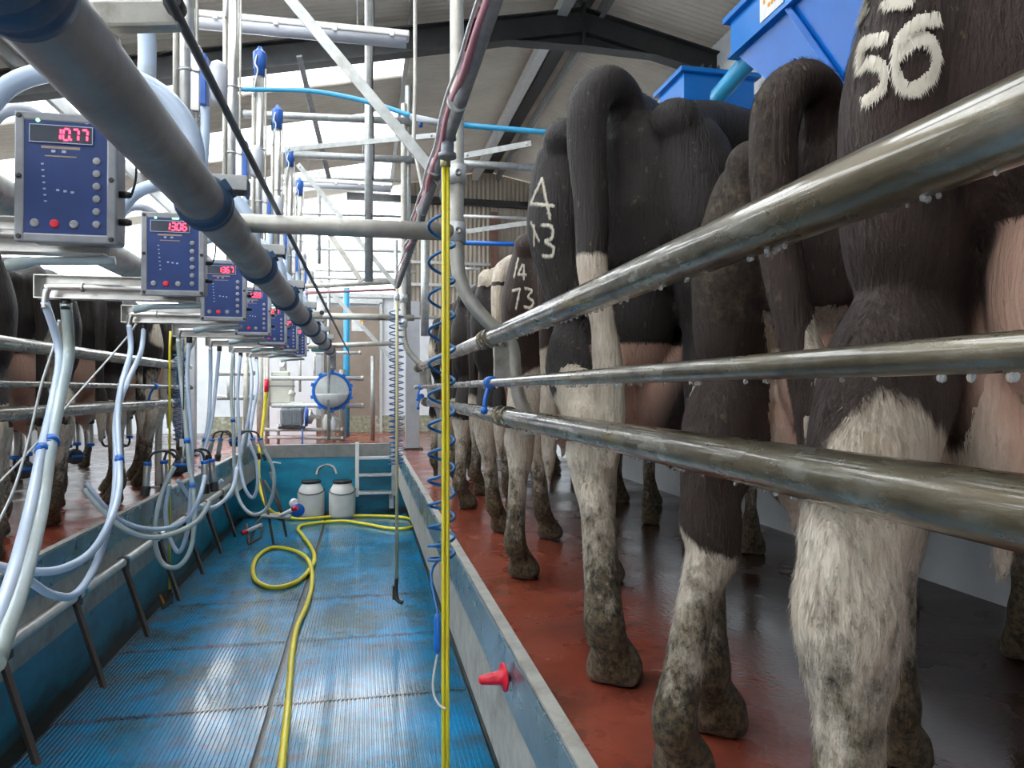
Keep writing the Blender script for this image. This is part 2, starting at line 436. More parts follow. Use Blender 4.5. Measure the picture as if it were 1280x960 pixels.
# pit end wall
struct('wall_pit_end', slab(WL,WR,YE,YE+.15,-.1,PZ-.16), 'pit_paint')
pe = empty('end_plating', (0,YE,PZ-.16), kind='structure')
for x0,x1 in ((KL,-.5),(-.5,KR)):
    ob('plate', box(B(), ((x0+x1)/2,YE-.006,PZ-.075),(x1-x0-.004,.012,.17),None,.001), 'grey_steel', pe)
struct('trim_6', slab(KL-.03,KR+.03,YE,YE+.1,PZ-.16,PZ+.008), 'galv_light')
# yard outside
yd = struct('floor_yard', slab(-60,60,-60,Y0,.6,.9), 'yard')
struct('floor_yard_far', slab(-60,60,YG+.1,70,.6,.9), 'yard')
struct('floor_yard_left', slab(-60,XL-.1,Y0,YG+.1,.6,.9), 'yard')
struct('floor_yard_right', slab(XW+.1,60,Y0,YG+.1,.6,.9), 'yard')
# side walls
struct('wall_right', slab(XW,XW+.1,Y0,YG,.5,roofz(XW)), 'white_wall')
wl_ = struct('wall_left', slab(XL-.1,XL,Y0,YG,.5,3.2), 'white_clad')
for k in range(16):
    ob('cladding_panel', box(B(), (XL+.012,Y0+.5+k*1.0,2.0),(.02,.985,1.75),None,.004), 'white_clad', wl_)
# low breast walls in front of the cows
struct('wall_breast_right', slab(2.12,2.22,Y0,9.0,PZ,1.42), 'white_wall')
struct('wall_breast_left', slab(-3.2,-3.1,Y0,9.0,PZ,1.42), 'white_wall')
# gable wall
gw = struct('wall_gable', slab(XL,XW,YG,YG+.12,.5,2.95), 'white_wall')
ob('block_course', slab(-2.2,.74,YG-.0,YG+.12,2.95,3.3), 'white_wall', gw)
# door
dr = empty('door_1', (-.21,YG,PZ), kind='structure')
ob('door_leaf', box(B(), (-.21,YG-.03,PZ+1.1),(.94,.045,2.2),None,.004), 'door_brown', dr)
bm = B()
for x in (-.71,.29): box(bm,(x,YG-.035,PZ+1.13),(.05,.07,2.3))
box(bm,(-.21,YG-.035,PZ+2.30),(1.05,.07,.09)); ob('door_frame', bm, 'galv_light', dr)
ob('notice', box(B(), (-.12,YG-.056,2.82),(.20,.004,.26)), 'sticker', dr)
ob('notice_seal', box(B(), (-.05,YG-.060,2.90),(.06,.004,.1)), 'orange_plastic', dr)
struct('trim_7', box(B(), (-.5,YG-.03,PZ+.14),(4.2,.05,.28)), 'mouldy_wall')
struct('wall_partition', box(B(), (-1.35,12.3,2.1),(1.15,.05,2.4)), 'white_clad')
# corrugated sheets
def corr(L, W, pitch=.08, amp=.017):
    """sheet in xy plane: waves along y (width W), length L along x"""
    bm = B(); n = int(round(W/pitch))*6; prev = None
    for i in range(n+1):
        yy = W*i/n; zz = amp*math.cos(2*math.pi*yy/pitch)
        cur = (bm.verts.new((0,yy,zz)), bm.verts.new((L,yy,zz)))
        if prev:
            f = bm.faces.new((prev[0],prev[1],cur[1],cur[0])); f.smooth = True
        prev = cur
    return bm
ce = empty('ceiling', (RX,0,RZ), kind='structure')
ang = math.atan(SL); cs = 1/math.cos(ang)
def inst(name, me, parent, loc, rot, m=None):
    o = bpy.data.objects.new(name, me); COL.objects.link(o); o.parent = parent
    o.matrix_local = wmat(parent).inverted() @ (Matrix.Translation(Vector(loc)) @ rot)
    return o
XS = .47
m_low = mesh_from('roof_sheet', corr((XS-XL+.3)*cs, 1.04), 'roof_sheet')
m_lowt = mesh_from('rooflight_sheet', corr((XS-XL+.3)*cs, 1.04), 'rooflight')
m_up = mesh_from('roof_sheet', corr((RX-XS)*cs, 1.04), 'roof_sheet')
m_rt = mesh_from('roof_sheet', corr((XW-RX+.3)*cs, 1.04), 'roof_sheet')
k = 0
for i in range(-10, 6):
    y = 7.4 + 1.04*i
    if y < -3.4 or y > YG-.2: continue
    light = (i % 2 == 0) and y > -1
    rotL = Matrix.Rotation(math.pi+0, 4, 'Z') @ Matrix.Rotation(ang, 4, 'Y')
    inst('rooflight_sheet' if light else 'roof_sheet', m_lowt if light else m_low, ce, (XS+.01,y+1.04,roofz(XS)), rotL)
    inst('roof_sheet', m_up, ce, (RX,y+1.04,RZ+.006), rotL)
    inst('roof_sheet', m_rt, ce, (RX,y,RZ+.006), Matrix.Rotation(ang,4,'Y'))
# ridge and purlins
def longbeam(name, x, dz, w, h, m):
    ob(name, box(B(), (x,(Y0+YG)/2,roofz(x)-dz),(w,YG-Y0,h)), m, ce)
longbeam('ridge_flashing', RX+.02, .05, .17, .02, 'dark_steel')
longbeam('purlin', RX-.22, .10, .11, .13, 'galv_light')
longbeam('purlin', RX+.20, .09, .05, .12, 'grey_steel')
longbeam('purlin', XS-.02, .055, .05, .07, 'grey_steel')
longbeam('purlin', -3.0, .09, .05, .13, 'grey_steel')
# portal frames
def rafter(y, name):
    e = empty(name, (RX,y,PZ), kind='structure')
    for x0,x1 in ((XL,RX),(RX,XW)):
        z0, z1 = roofz(x0)-.13, roofz(x1)-.13
        a = Vector((x0,y,z0)); b = Vector((x1,y,z1))
        bm = B(); up = Vector((0,0,1))
        bar(bm, a-up*.12, b-up*.12, .012, .24)
        bar(bm, a-up*.005, b-up*.005, .15, .014); bar(bm, a-up*.245, b-up*.245, .15, .014)
        ob('rafter', bm, 'dark_steel', e)
    bm = B(); z = RZ-.13
    box(bm,(RX,y,z-.17),(.03,.16,.42))
    vs=[]
    for yy in (-.006,.006):
        vs.append([bm.verts.new(v) for v in ((RX-.75,y+yy,roofz(RX-.75)-.37),(RX,y+yy,z-.38),(RX+.75,y+yy,roofz(RX-.75)-.37),(RX,y+yy,z-.20))])
    bm.faces.new(vs[0]); bm.faces.new(vs[1][::-1])
    for q in range(4): bm.faces.new((vs[0][q],vs[0][(q+1)%4],vs[1][(q+1)%4],vs[1][q]))
    bar(bm,(RX-.78,y,roofz(RX-.75)-.38),(RX,y,z-.39),.15,.014); bar(bm,(RX,y,z-.39),(RX+.78,y,roofz(RX-.75)-.38),.15,.014)
    ob('apex_haunch', bm, 'dark_steel', e)
    for x in (XL+.1, XW-.1):
        bm = B(); h = roofz(x)-.3-PZ
        box(bm,(x,y,PZ+h/2),(.012,.14,h)); box(bm,(x-.09,y,PZ+h/2),(.012,.15,h)); box(bm,(x+.09,y,PZ+h/2),(.012,.15,h))
        ob('column', bm, 'grey_steel', e)
    return e
for y in (7.1, 1.3, -2.9): rafter(y, 'trim_portal_frame')
# gable upper cladding and big translucent gable light
gu = empty('wall_gable_upper', (2.2,YG,2.95), kind='structure')
def gable_sheet(x0, x1, z0, m, name, parent, pitch=.08):
    bm = B(); n = max(6,int(round((x1-x0)/pitch))*6); prev=None
    for i in range(n+1):
        x = x0+(x1-x0)*i/n; yy = YG+.05+.011*math.cos(2*math.pi*(x-x0)/pitch); zt = roofz(x)-.02
        cur = (bm.verts.new((x,yy,z0)), bm.verts.new((x,yy,zt)))
        if prev: f = bm.faces.new((prev[0],cur[0],cur[1],prev[1])); f.smooth=True
        prev = cur
    return ob(name, bm, m, parent)
x = .76
while x < XW: gable_sheet(x, min(x+1.04,XW), 2.93, 'clad_brown', 'cladding_sheet', gu); x += 1.04
w1 = empty('window_1', (-2.2,YG,2.95), kind='structure')
x = XL
while x < .74:
    x1 = min(x+1.0,.74); gable_sheet(x, x1, 3.3 if x1>-2.2 else 2.95, 'rooflight', 'pane', w1); x = x1
bm = B()
box(bm,(-2.2,YG-.02,3.32),(5.9,.08,.07)); ob('sill', bm, 'galv_light', w1)
for xx in (.745,-1.4,-3.4): ob('mullion', box(B(),(xx,YG-.02,(3.3+roofz(xx))/2),(.06,.06,roofz(xx)-3.35)), 'galv', w1)
w2 = empty('window_2', (2.4,YG,3.7), kind='structure')
for xx in (2.52,): ob('pane', box(B(),(xx,YG+.02,3.6),(.24,.02,.5)), 'rooflight', w2)
ob('frame', box(B(),(2.52,YG+.03,3.6),(.30,.01,.56)), 'galv_light', w2)
ob('rail', box(B(),(2.0,YG-.03,3.95),(2.6,.04,.05)), 'galv_light', gu)
ob('rail', box(B(),(2.2,YG-.03,3.55),(2.9,.04,.05)), 'galv_light', gu)
ob('post', box(B(),(2.32,YG-.07,3.3),(.13,.1,3.2)), 'rust_post', gu)
ob('lintel', box(B(),(1.6,YG-.08,roofz(.8)-.35),(3.8,.08,.12)), 'dark_steel', gu)
# left side opening over the wall: glazing bars
w3 = empty('window_3', (XL,5,2.9), kind='structure')
for k in range(8):
    ob('mullion', box(B(),(XL-.05,Y0+1+k*2,3.5),(.06,.06,1.25)), 'galv', w3)
ob('pane', box(B(),(XL-.06,5,3.68),(.01,15.8,.95)), 'rooflight', w3)
# unseen rear wall, added to block light from behind; small opening left
struct('rear_light_block', slab(-3.4,XW,Y0-.1,Y0,.5,5.0), 'white_clad')
struct('rear_light_block_upper', slab(XL,-3.4,Y0-.1,Y0,3.6,4.4), 'white_clad')
# ============================================================ STALL RAILS
def collar(bm, c, ax, r, w=.02, t=.006):
    lathe(bm, [(r,-w),(r+t,-w),(r+t,w),(r,w)], c, ax, 16)
def rail_set(sgn, name, X1, X2, X3, y0, y1, posts, label, labp, grp):
    """rump rails: top X1 z1.84, low X2 z1.555, mid X3 z1.676"""
    res = []
    for nm, x, z, r, m in (('top', X1,1.84,.031,'wet_rail'),('low', X2,1.553,.0315,'wet_rail'),('mid', X3,1.676,.0145,'wet_rail')):
        bm = B(); n = 12
        tube(bm, [(x,y0+(y1-y0)*i/n,z) for i in range(n+1)], r, 20)
        o = ob('rump_rail' if nm!='mid' else 'vacuum_pipe', bm, m, None, label[nm], 'rail', grp)
        if nm != 'mid':
            for py in posts:
                for dy in (.06, .19):
                    b = B(); collar(b, (x,py+dy,z), (0,1,0), r, .016, .008); ob('collar', b, 'wet_rail', o)
                b = B()
                for a in range(3): box(b, (x-sgn*(r+.008),py+.10+a*.02,z+.006),(.012,.012,.02),None,.002)
                ob('clamp_lug', b, 'brass', o)
        else:
            b = B(); collar(b,(x,y1-.02,z),(0,1,0),r,.02,.006); ob('collar', b, 'galv', o)
        res.append(o)
    return res
PY1, PY2 = 2.49, 5.95
rail_set(1, 'right', .45, .51, .43, -.6, 6.12, (PY1,PY2),
   dict(top='thick wet galvanised top rail behind the right-hand cows', low='thick wet galvanised lower rail behind the right-hand cows', mid='thin wet pipe between the two thick rails of the right side'), None, 'rails behind the right-hand cows')
rail_set(-1, 'left', -1.42, -1.43, -1.40, -.6, 6.35, (2.6,5.9),
   dict(top='thick top rail behind the left-hand cows', low='thick lower rail behind the left-hand cows', mid='thin pipe between the two thick rails of the left side'), None, 'rails behind the left-hand cows')

def post(y, side, label, ztop, grp, leg=True):
    s = side
    x0 = .315 if s>0 else -1.28
    x1 = .46 if s>0 else -1.42
    x2 = .53 if s>0 else -1.44
    rt = empty('stall_post', (x0,y,PZ), 0, label, 'post', grp)
    pts = cat([(x0,y,ztop),(x0,y,3.2),(x0,y,2.35),(x0,y,2.12),(x0+s*.025,y,2.00),(x0+s*.10,y,1.90),(x1+s*.045,y,1.82),(x1+s*.06,y,1.72),(x1+s*.075,y,1.63),(x2+s*.035,y,1.555)]+([(x2+s*.08,y,1.44),(x2+s*.09,y,1.2),(x2+s*.09,y,PZ+.01)] if leg else [(x2+s*.04,y,1.49)]),5)
    b = B(); tube(b, pts, .0245, 18); ob('tube', b, 'galv_pipe', rt)
    if leg:
        b = B(); box(b,(x2+s*.09,y,PZ+.006),(.12,.12,.012),None,.002); ob('foot_plate', b, 'galv', rt)
    for zz in (2.20,2.40): b = B(); collar(b,(x0,y,zz),(0,0,1),.025,.033,.007); ob('clamp_sleeve', b, 'galv_light', rt)
    for z in (2.20,2.40):
        b = B(); lathe(b,[(.012,0),(.012,.010),(.008,.012),(.008,.006),(.001,.006)],(x0,y-.031,z),(0,-1,0),12); ob('grub_screw', b, 'galv', rt)
    b = B(); box(b,(x1+s*.02,y-.012,1.745),(.075,.008,.12),None,.004); ob('bracket_plate', b, 'galv_pipe', rt)
    return rt
post(PY1, 1, 'bent galvanised post beside the yellow hose, nearest on the right', 5.0, 'bent posts carrying the rails', False)
post(PY2, 1, 'bent galvanised post farther away beside the beige hanging hose', 4.0, 'bent posts carrying the rails')
post(5.9, -1, 'bent galvanised post on the left side beyond the hanging hoses', 1.95+.2, 'bent posts carrying the rails')
# straight legs
# blue valve handles on the thin vacuum pipe
def valve(x, y, z, lab):
    rt = empty('valve', (x,y,z), 0, lab, 'valve', 'blue valves on the thin pipe')
    b = B(); lathe(b,[(.016,-.028),(.023,-.026),(.023,-.01),(.019,-.006),(.019,.006),(.023,.01),(.023,.026),(.016,.028)],(x,y,z),(0,1,0),16); ob('body', b, 'blue_clip', rt)
    b = B(); tube(b, cat([(x-.005,y,z-.01),(x-.02,y-.02,z-.045),(x-.028,y-.03,z-.085)],4), [.008]*9, 10); lathe(b,[(.001,-.014),(.010,-.010),(.0135,0),(.010,.010),(.001,.014)],(x-.028,y-.03,z-.095),(0,0,1),14); ob('handle', b, 'blue_clip', rt)
valve(.43,2.46,1.676,'blue lever valve hanging on the thin pipe at the near right post')
valve(.43,5.6,1.676,'blue lever valve on the thin pipe far behind the spiral hose')
valve(-1.40,5.3,1.676,'blue lever valve on the thin pipe of the left rails')
valve(.46,5.95,1.60,'small blue valve low on the far right post')

# cross tubes and overhead frame
def pipe(name, pts, r, m, lab, catg='pipe', grp=None, seg=14, n=1, smooth=False):
    b = B(); tube(b, cat(pts, n) if n>1 else pts, r, seg); return ob(name, b, m, None, lab, catg, grp)
g = 'galvanised tubes of the overhead frame'
pipe('cross_tube', [(-.42,PY1,2.20),(.30,PY1,2.20)], .031, 'galv_pipe', 'thick galvanised cross tube ending at the near post', 'tube', g)
pipe('cross_tube', [(-.45,PY2,2.245),(.40,PY2,2.245)], .026, 'galv_pipe', 'galvanised cross tube ending at the farther bent post', 'tube', g)
a=at(380,358,d=7.6); b_=at(495,352,d=7.6); pipe('cross_tube', [a,b_], .028, 'galv_pipe', 'cross tube just above the thin red pipe in the distance', 'tube', g)
a=at(382,366,d=7.7); b_=at(495,362,d=7.7); pipe('thin_pipe', [a,b_], .014, 'pink_cable', 'thin red pipe below a cross tube in the distance', 'pipe')
a=at(385,433,d=8.4); b_=at(495,429,d=8.4); pipe('cross_tube', [a,b_], .028, 'galv_pipe', 'lowest distant cross tube, above the round glass jar', 'tube', g)
a=at(420,397,d=8.6); b_=at(545,397,d=8.6); pipe('cross_tube', [a,b_], .022, 'galv_light', 'distant cross tube reaching the right-hand corrugated wall', 'tube', g)
pipe('frame_post', [at(495,300,d=8.0), at(495,560,d=8.0)], .022, 'galv', 'thin upright post left of the far bent post', 'post', g)
def V(p): return Vector(p)
p1 = at(305,142,d=5.9); p2 = at(515,152,d=5.9); pipe('overhead_tube', [p1,p2], .030, 'galv', 'upper galvanised tube crossing under the roof, below the blue pipe', 'tube', g)
p1 = at(368,193,d=5.9); p2 = at(515,200,d=5.9); pipe('overhead_tube', [p1,p2], .030, 'galv', 'lower galvanised tube crossing under the roof, right of the blue-capped columns', 'tube', g)
p1 = at(512,200,d=5.95); p2 = at(680,211,d=5.95); pipe('overhead_tube', [p1,p2], .032, 'galv', 'galvanised tube running right from the far post toward the rumps', 'tube', g)
pipe('overhead_tube', [at(392,222,d=9.5), at(392+115,226,d=9.5)], .022, 'galv', 'thin tube before the bright gable, upper', 'tube', g)
pipe('overhead_tube', [at(335,266,d=9.0), at(510,271,d=9.0)], .016, 'galv', 'thin tube before the bright gable, middle', 'tube', g)
pipe('overhead_tube', [at(395,311,d=9.6), at(520,315,d=9.6)], .022, 'galv_light', 'thin pale tube before the bright gable, lower', 'tube', g)
pipe('overhead_tube', [at(395,338,d=9.8), at(520,340,d=9.8)], .020, 'galv_light', 'thin pale tube just above the gable sill', 'tube', g)
pipe('overhead_tube', [at(392,347,d=9.2), at(500,350,d=9.2)], .022, 'galv_light', 'thin pale tube resting above the distant cross tubes', 'tube', g)
pipe('overhead_tube', [at(576,270,d=8.2), at(662,273,d=8.2)], .018, 'galv_light', 'thin tube in front of the corrugated gable wall', 'tube', g)
pipe('overhead_tube', [at(575,336,d=9.2), at(600,336,d=9.2)], .018, 'galv_light', 'short thin tube low in front of the corrugated gable', 'tube', g)
for (x,ya,yb,d,r,l) in ((461,-20,352,5.2,.030,'upright tube with a black cable, centre of the overhead frame'),(510,108,396,5.93,.024,'upright tube top of the far bent post'),
     (399,215,330,9.4,.022,'upright short tube before the bright gable, left'),(459,150,348,9.4,.024,'upright short tube before the bright gable, right'),
     (411,300,550,9.6,.02,'slim upright tube behind the round glass jar'),(531,296,420,8.2,.045,'broad pale upright left of the curled blue hose')):
    pipe('upright_tube', [at(x,ya,d=d), at(x,yb,d=d)], r, 'galv', l, 'tube', g)
pipe('cable', cat([at(466,-20,d=5.15),at(467,30,d=5.15),at(465,110,d=5.15),at(467,190,d=5.15),at(466,225,d=5.15)],4), .008, 'black_rubber', 'black cable tied to the upright overhead tube', 'cable')
for y_,z_ in ((2,-0),(60,0),(140,0)):
    pass
pipe('thin_rod', [at(519,-20,d=3.3),at(519,110,d=3.3),at(517,180,d=3.3),at(528,235,d=3.3),at(533,260,d=3.3)], .009, 'galv_pipe', 'thin hanging rod left of the pink cable, bent at its foot', 'rod')
# flat diagonal braces
gb = 'flat diagonal braces'
def flat(a, b, w, t, lab, m='galv'):
    a=V(a); b=V(b); d=(b-a).normalized(); ny = Vector((0,1,0)); z=d.cross(ny).normalized(); x=z.cross(d)
    rot = Matrix((x,d,z)).transposed(); bm=B(); box(bm,(a+b)/2,(t,(b-a).length,w),rot,.001)
    o = ob('brace', bm, m, None, lab, 'brace', gb)
    for q,sg in ((a,1),(b,-1)):
        bb=B(); lathe(bb,[(.007,0),(.007,.006),(.001,.007)], q+d*.03*sg-Vector((0,t/2,0)), (0,-1,0), 8); ob('bolt', bb, 'galv_light', o)
flat(at(345,-22,d=2.42), at(553,228,d=2.42), .037, .006, 'broad flat diagonal brace running up left from the near post')
flat(at(372,205,d=5.8), at(497,360,d=5.8), .040, .006, 'flat diagonal brace farther away running up left')
flat(at(400,350,d=9.0), at(500,460,d=9.0), .05, .006, 'faint flat diagonal brace near the far wall')
flat(at(355,187,d=4.5), at(545,169,d=4.5), .032, .005, 'thin flat bar crossing under the roof, left of near post')
flat(at(578,195,d=4.5), at(664,179,d=4.5), .036, .005, 'thin flat bar rising right of the near post')
flat(at(578,290,d=5.5), at(664,278,d=5.5), .036, .005, 'thin flat bar in front of the corrugated gable')
flat(at(374,70,d=6.6), at(411,222,d=7.8), .05, .03, 'slim roof brace slanting down before the rooflights')
flat(at(412,292,d=7.0), at(452,352,d=7.0), .05, .03, 'stubby dark brace before the bright gable','galv_pipe')

# blue water pipes
pipe('water_pipe', [at(270,112,d=4.2),at(330,112,d=4.2),at(390,114,d=4.1),at(455,126,d=4.0),at(518,146,d=3.9)], .0135, 'water_pipe', 'thin blue water pipe sagging under the roof, left of the near post', 'pipe', n=5)
pipe('water_pipe', [at(557,154,d=3.7),at(574,156,d=3.9),at(620,160,d=3.9),at(690,166,d=3.9)], .015, 'water_pipe', 'thin blue water pipe right of the near post', 'pipe', n=4)
pipe('water_pipe', [at(569,303,d=3.4),at(662,306,d=3.4)], .011, 'blue_clip', 'thin bright blue pipe below, right of the near post', 'pipe')
vb = empty('water_valve', at(535,150,d=3.8), 0, 'brass valve with blue lever joining the water pipe', 'valve')
b=B(); tube(b,[at(515,146,d=3.8),at(556,155,d=3.6)],.017,12); ob('body', b, 'motor_grey', vb)
b=B(); tube(b,[at(526,147,d=3.78),at(526,158,d=3.76)],.011,8); ob('lever', b, 'blue_plastic', vb)
# longitudinal overhead water line with pink cable
rt = empty('overhead_water_line', (.22,1,2.37), 0, 'dark lagged overhead water line with wavy pink cable tied along it', 'pipe')
b=B(); tube(b,[(.235,.4,2.385),(.235,2.02,2.375),(.225,5.0,2.365)],.018,14); ob('pipe', b, 'grey_lag', rt)
random.seed(3)
pts=[(.215+random.uniform(-.008,.008),.4+.17*i,2.372+random.uniform(-.014,.014)) for i in range(28)]
b=B(); tube(b,cat(pts,4),.0085,10); ob('pink_cable', b, 'pink_cable', rt)
b=B(); tube(b,cat([(x-.014,y,z+.012) for x,y,z in pts],3),.0045,8); ob('grey_cable', b, 'galv_light', rt)
b=B(); lathe(b,[(.018,-.03),(.026,-.03),(.026,-.018),(.019,-.016),(.019,.02),(.026,.022),(.026,.03)],(.232,2.05,2.345),(0,0,1),16); ob('outlet', b, 'motor_grey', rt)
for i in range(7):
    b=B(); collar(b,(.228,.7+i*.55,2.377),(0,1,0),.022,.003,.004); ob('cable_tie', b, 'galv_light', rt)
# yellow hanging hoses and blue spirals
YX, YY = .231, 2.09
yh = empty('yellow_hanging_hose', (YX,YY,.01), 0, 'twin yellow hose hanging straight down beside the near post', 'hose')
b=B(); tube(b,[(YX-.005,YY,2.33),(YX-.005,YY-.002,1.6),(YX-.005,YY,.8),(YX-.004,YY-.01,.012)],.0060,12); ob('hose', b, 'yellow_hose', yh)
b=B(); tube(b,[(YX+.007,YY,2.33),(YX+.007,YY+.002,1.6),(YX+.007,YY,.8),(YX+.007,YY-.01,.012)],.0060,12); ob('hose', b, 'yellow_hose', yh)
b=B(); lathe(b,[(.012,0),(.015,.002),(.015,.03),(.012,.032)],(YX,YY,2.30),(0,0,1),14); ob('ferrule', b, 'brass', yh)
def coil(x,y,zt,zb,n,r,tr,comp=1.5,jit=0):
    pts=[(x,y,zt+.12),(x+.004,y,zt+.04)]
    N=int(n*16)
    for i in range(N+1):
        t=i/N; a=2*math.pi*n*t
        z=zt-(zt-zb)*(1-(1-t)**comp) if comp!=1 else zt-(zt-zb)*t
        rr=r*min(1,t*n*1.2+.2)
        pts.append((x+rr*math.sin(a)+jit*math.sin(t*9),y+rr*math.cos(a),z))
    return pts
sp = empty('spiral_hose', (.238,2.20,.7), 0, 'blue spiral air hose coiled around the yellow hose line', 'hose')
b=B(); pts=coil(.238,2.26,2.255,1.115,13,.041,.0045,1.35); tube(b,pts,.0048,8); ob('coil', b, 'coil_blue', sp)
b=B(); tube(b,cat([pts[-1],(.20,2.2,1.09),(.212,2.12,1.0),(.208,2.1,.98)],4),.0046,8); ob('tail', b, 'coil_blue', sp)
wd = empty('spray_wand', (.212,2.10,.75), 0, 'blue handled teat spray wand hanging beside the yellow hose', 'wand')
b=B(); lathe(b,[(.006,0),(.010,.005),(.0115,.03),(.010,.10),(.007,.115)],(.210,2.10,.885),(0,0,1),12); ob('handle', b, 'blue_clip', wd)
b=B(); tube(b,cat([(.210,2.10,.885),(.205,2.10,.86),(.196,2.09,.81),(.198,2.08,.775),(.212,2.06,.752),(.228,2.05,.745)],5),.0032,8); ob('lance', b, 'galv_light', wd)
# far hanging set
FX,FY = .225, 5.1
fh = empty('beige_hanging_hose', (FX,FY,.17), 0, 'beige hose with black spray nozzle hanging in the pit middle distance', 'hose')
b=B(); tube(b,[(FX,FY,2.36),(FX,FY,1.5),(FX,FY,.34)],.011,10); ob('hose', b, 'beige_hose', fh)
b=B(); tube(b,cat([(FX,FY,.34),(FX-.005,FY,.25),(FX+.005,FY-.02,.19),(FX+.04,FY-.04,.175)],4),.014,10); box(b,(FX-.02,FY,.24),(.02,.02,.10),None,.004); ob('nozzle', b, 'black_rubber', fh)
b=B(); lathe(b,[(.011,0),(.018,.004),(.018,.05),(.011,.055)],(FX,FY,2.28),(0,0,1),12); ob('coupling', b, 'galv_light', fh)
sp = empty('spiral_hose', (FX+.03,FY+.1,1.2), 0, 'thin blue spiral hose beside the farther beige hanging hose', 'hose')
b=B(); tube(b,coil(FX-.0,FY+.10,2.24,1.12,27,.05,.004,1.2),.0045,6); ob('coil', b, 'coil_blue', sp)

# fluorescent fixtures
def fixture(x0,x1,y,z,lab):
    rt=empty('light_fixture',((x0+x1)/2,y,z),0,lab,'light','unlit tube lights under the roof')
    b=B(); box(b,((x0+x1)/2,y,z+.025),(x1-x0,.11,.045),None,.01); ob('housing', b,'fixture',rt)
    b=B(); tube(b,[(x0+.02,y,z-.012),(x1-.02,y,z-.012)],.046,16); ob('diffuser', b,'fixture_lens',rt)
    for k in range(5):
        xx=x0+.12+k*(x1-x0-.24)/4; b=B(); box(b,(xx,y-.058,z+.012),(.03,.012,.045),None,.003); ob('clip', b,'fixture',rt)
    for xx in (x0+.35,x1-.35):
        b=B(); tube(b,[(xx,y,z+.04),(xx,y,roofz(xx)-.01)],.004,6); ob('hanger', b,'galv',rt)
fixture(-1.45,.30,5.0,4.07,'long white tube light fixture high up, nearest')
fixture(-1.0,.33,8.8,4.10,'long white tube light fixture farther, before the bright gable')

# steel columns
def column(x,y,w,lab,top):
    rt=empty('steel_column',(x,y,PZ),0,lab,'column','grey painted columns at the pit end')
    b=B(); box(b,(x,y,(PZ+top)/2),(w,w*.7,top-PZ),None,.006); ob('shaft', b,'column_paint',rt)
    b=B(); box(b,(x,y,PZ+.01),(w+.08,w+.08,.02),None,.003); ob('base_plate', b,'dark_steel',rt)
column(.585,9.0,.17,'grey painted column right of the pit end beside the kerb',2.75)
column(-1.93,8.6,.17,'grey painted column left of the pit end behind the hoses',3.2)
b=B(); tube(b,[(-.28,11.9,PZ),(-.28,11.9,3.3)],.05,12); ob('drain_pipe', b,'water_pipe',None,'grey blue downpipe in front of the far white wall','pipe')
b=B(); tube(b,[(-1.12,9.3,2.6),(-1.12,9.3,4.99)],.016,10); ob('drop_pipe', b,'water_pipe',None,'slim blue drop pipe before the bright gable','pipe')
pipe('frame_post',[at(466,445,d=10.6),at(466,552,d=10.6)],.03,'galv','galvanised post at the pit end above the ladder','post',g)
# gate rails on the left behind the clusters
gt=empty('gate',(-1.75,7.6,PZ),0,'galvanised gate frame behind the hanging clusters on the left','gate')
for z in (1.84,1.57): 
    b=B(); tube(b,[at(272,488-(z-1.65)/8.0*900,d=8.0),at(318,488-(z-1.65)/8.0*900,d=8.0)],.028,12); ob('rail', b,'galv_light',gt)
b=B(); tube(b,[at(287,470,d=8.0),at(287,500,d=8.0)],.03,12); tube(b,[at(308,420,d=8.0),at(308,580,d=8.0)],.035,12); ob('upright', b,'galv_pipe',gt)
# ============================================================ MILKING EQUIPMENT, LEFT SIDE
BX, BZ = -.71, 2.165
BY = [1.98+1.0*i for i in range(7)]
ordw = ['nearest','second','third','fourth','fifth','sixth','farthest']
# big milk line
ml = empty('milk_line', (-.42,4.5,2.152), 0, 'big dark steel milk line running overhead with blue rubber couplings', 'pipe')
b=B(); tube(b,[(-.42,.15+.5*i,2.152) for i in range(20)]+[(-.42,9.75,2.152)],.060,32); ob('tube', b,'milk_pipe',ml)
b=B(); tube(b,cat([(-.42,9.7,2.152),(-.42,9.85,2.14),(-.42,9.92,2.05),(-.42,9.92,1.93)],5),.05,20); ob('elbow', b,'milk_pipe',ml)
def coupling(X,Y,Z,r,parent,w=.055):
    b=B(); lathe(b,[(r,-w),(r+.006,-w),(r+.008,-w*.75),(r+.005,-w*.6),(r+.013,-w*.45),(r+.013,-w*.1),(r+.008,0),(r+.013,w*.1),(r+.013,w*.45),(r+.005,w*.6),(r+.008,w*.75),(r+.006,w),(r,w)],(X,Y,Z),(0,1,0),32)
    ob('coupling', b,'blue_rubber',parent)
    b=B()
    for k in range(5): box(b,(X+(r+.012)*.82,Y-w*.7+k*w*.35,Z+(r+.012)*.55),(.022,w*.22,.03),Matrix.Rotation(-.6,3,'Y'),.003)
    ob('clamp_teeth', b,'blue_rubber',parent)
for i in range(9): coupling(-.42,1.05+1.0*i if i else .93,2.152,.060,ml, .055 if i else .075)
# second line behind the boxes
vl = empty('second_line', (-1.0,4,2.19), 0, 'dark steel line behind the control boxes with blue couplings', 'pipe')
b=B(); tube(b,[(-1.0,.2+.6*i,2.19) for i in range(16)],.056,28); ob('tube', b,'galv_pipe',vl)
for y in (1.75,2.75,3.75,4.75,5.75,6.75): coupling(-1.0,y,2.19,.056,vl,.05)
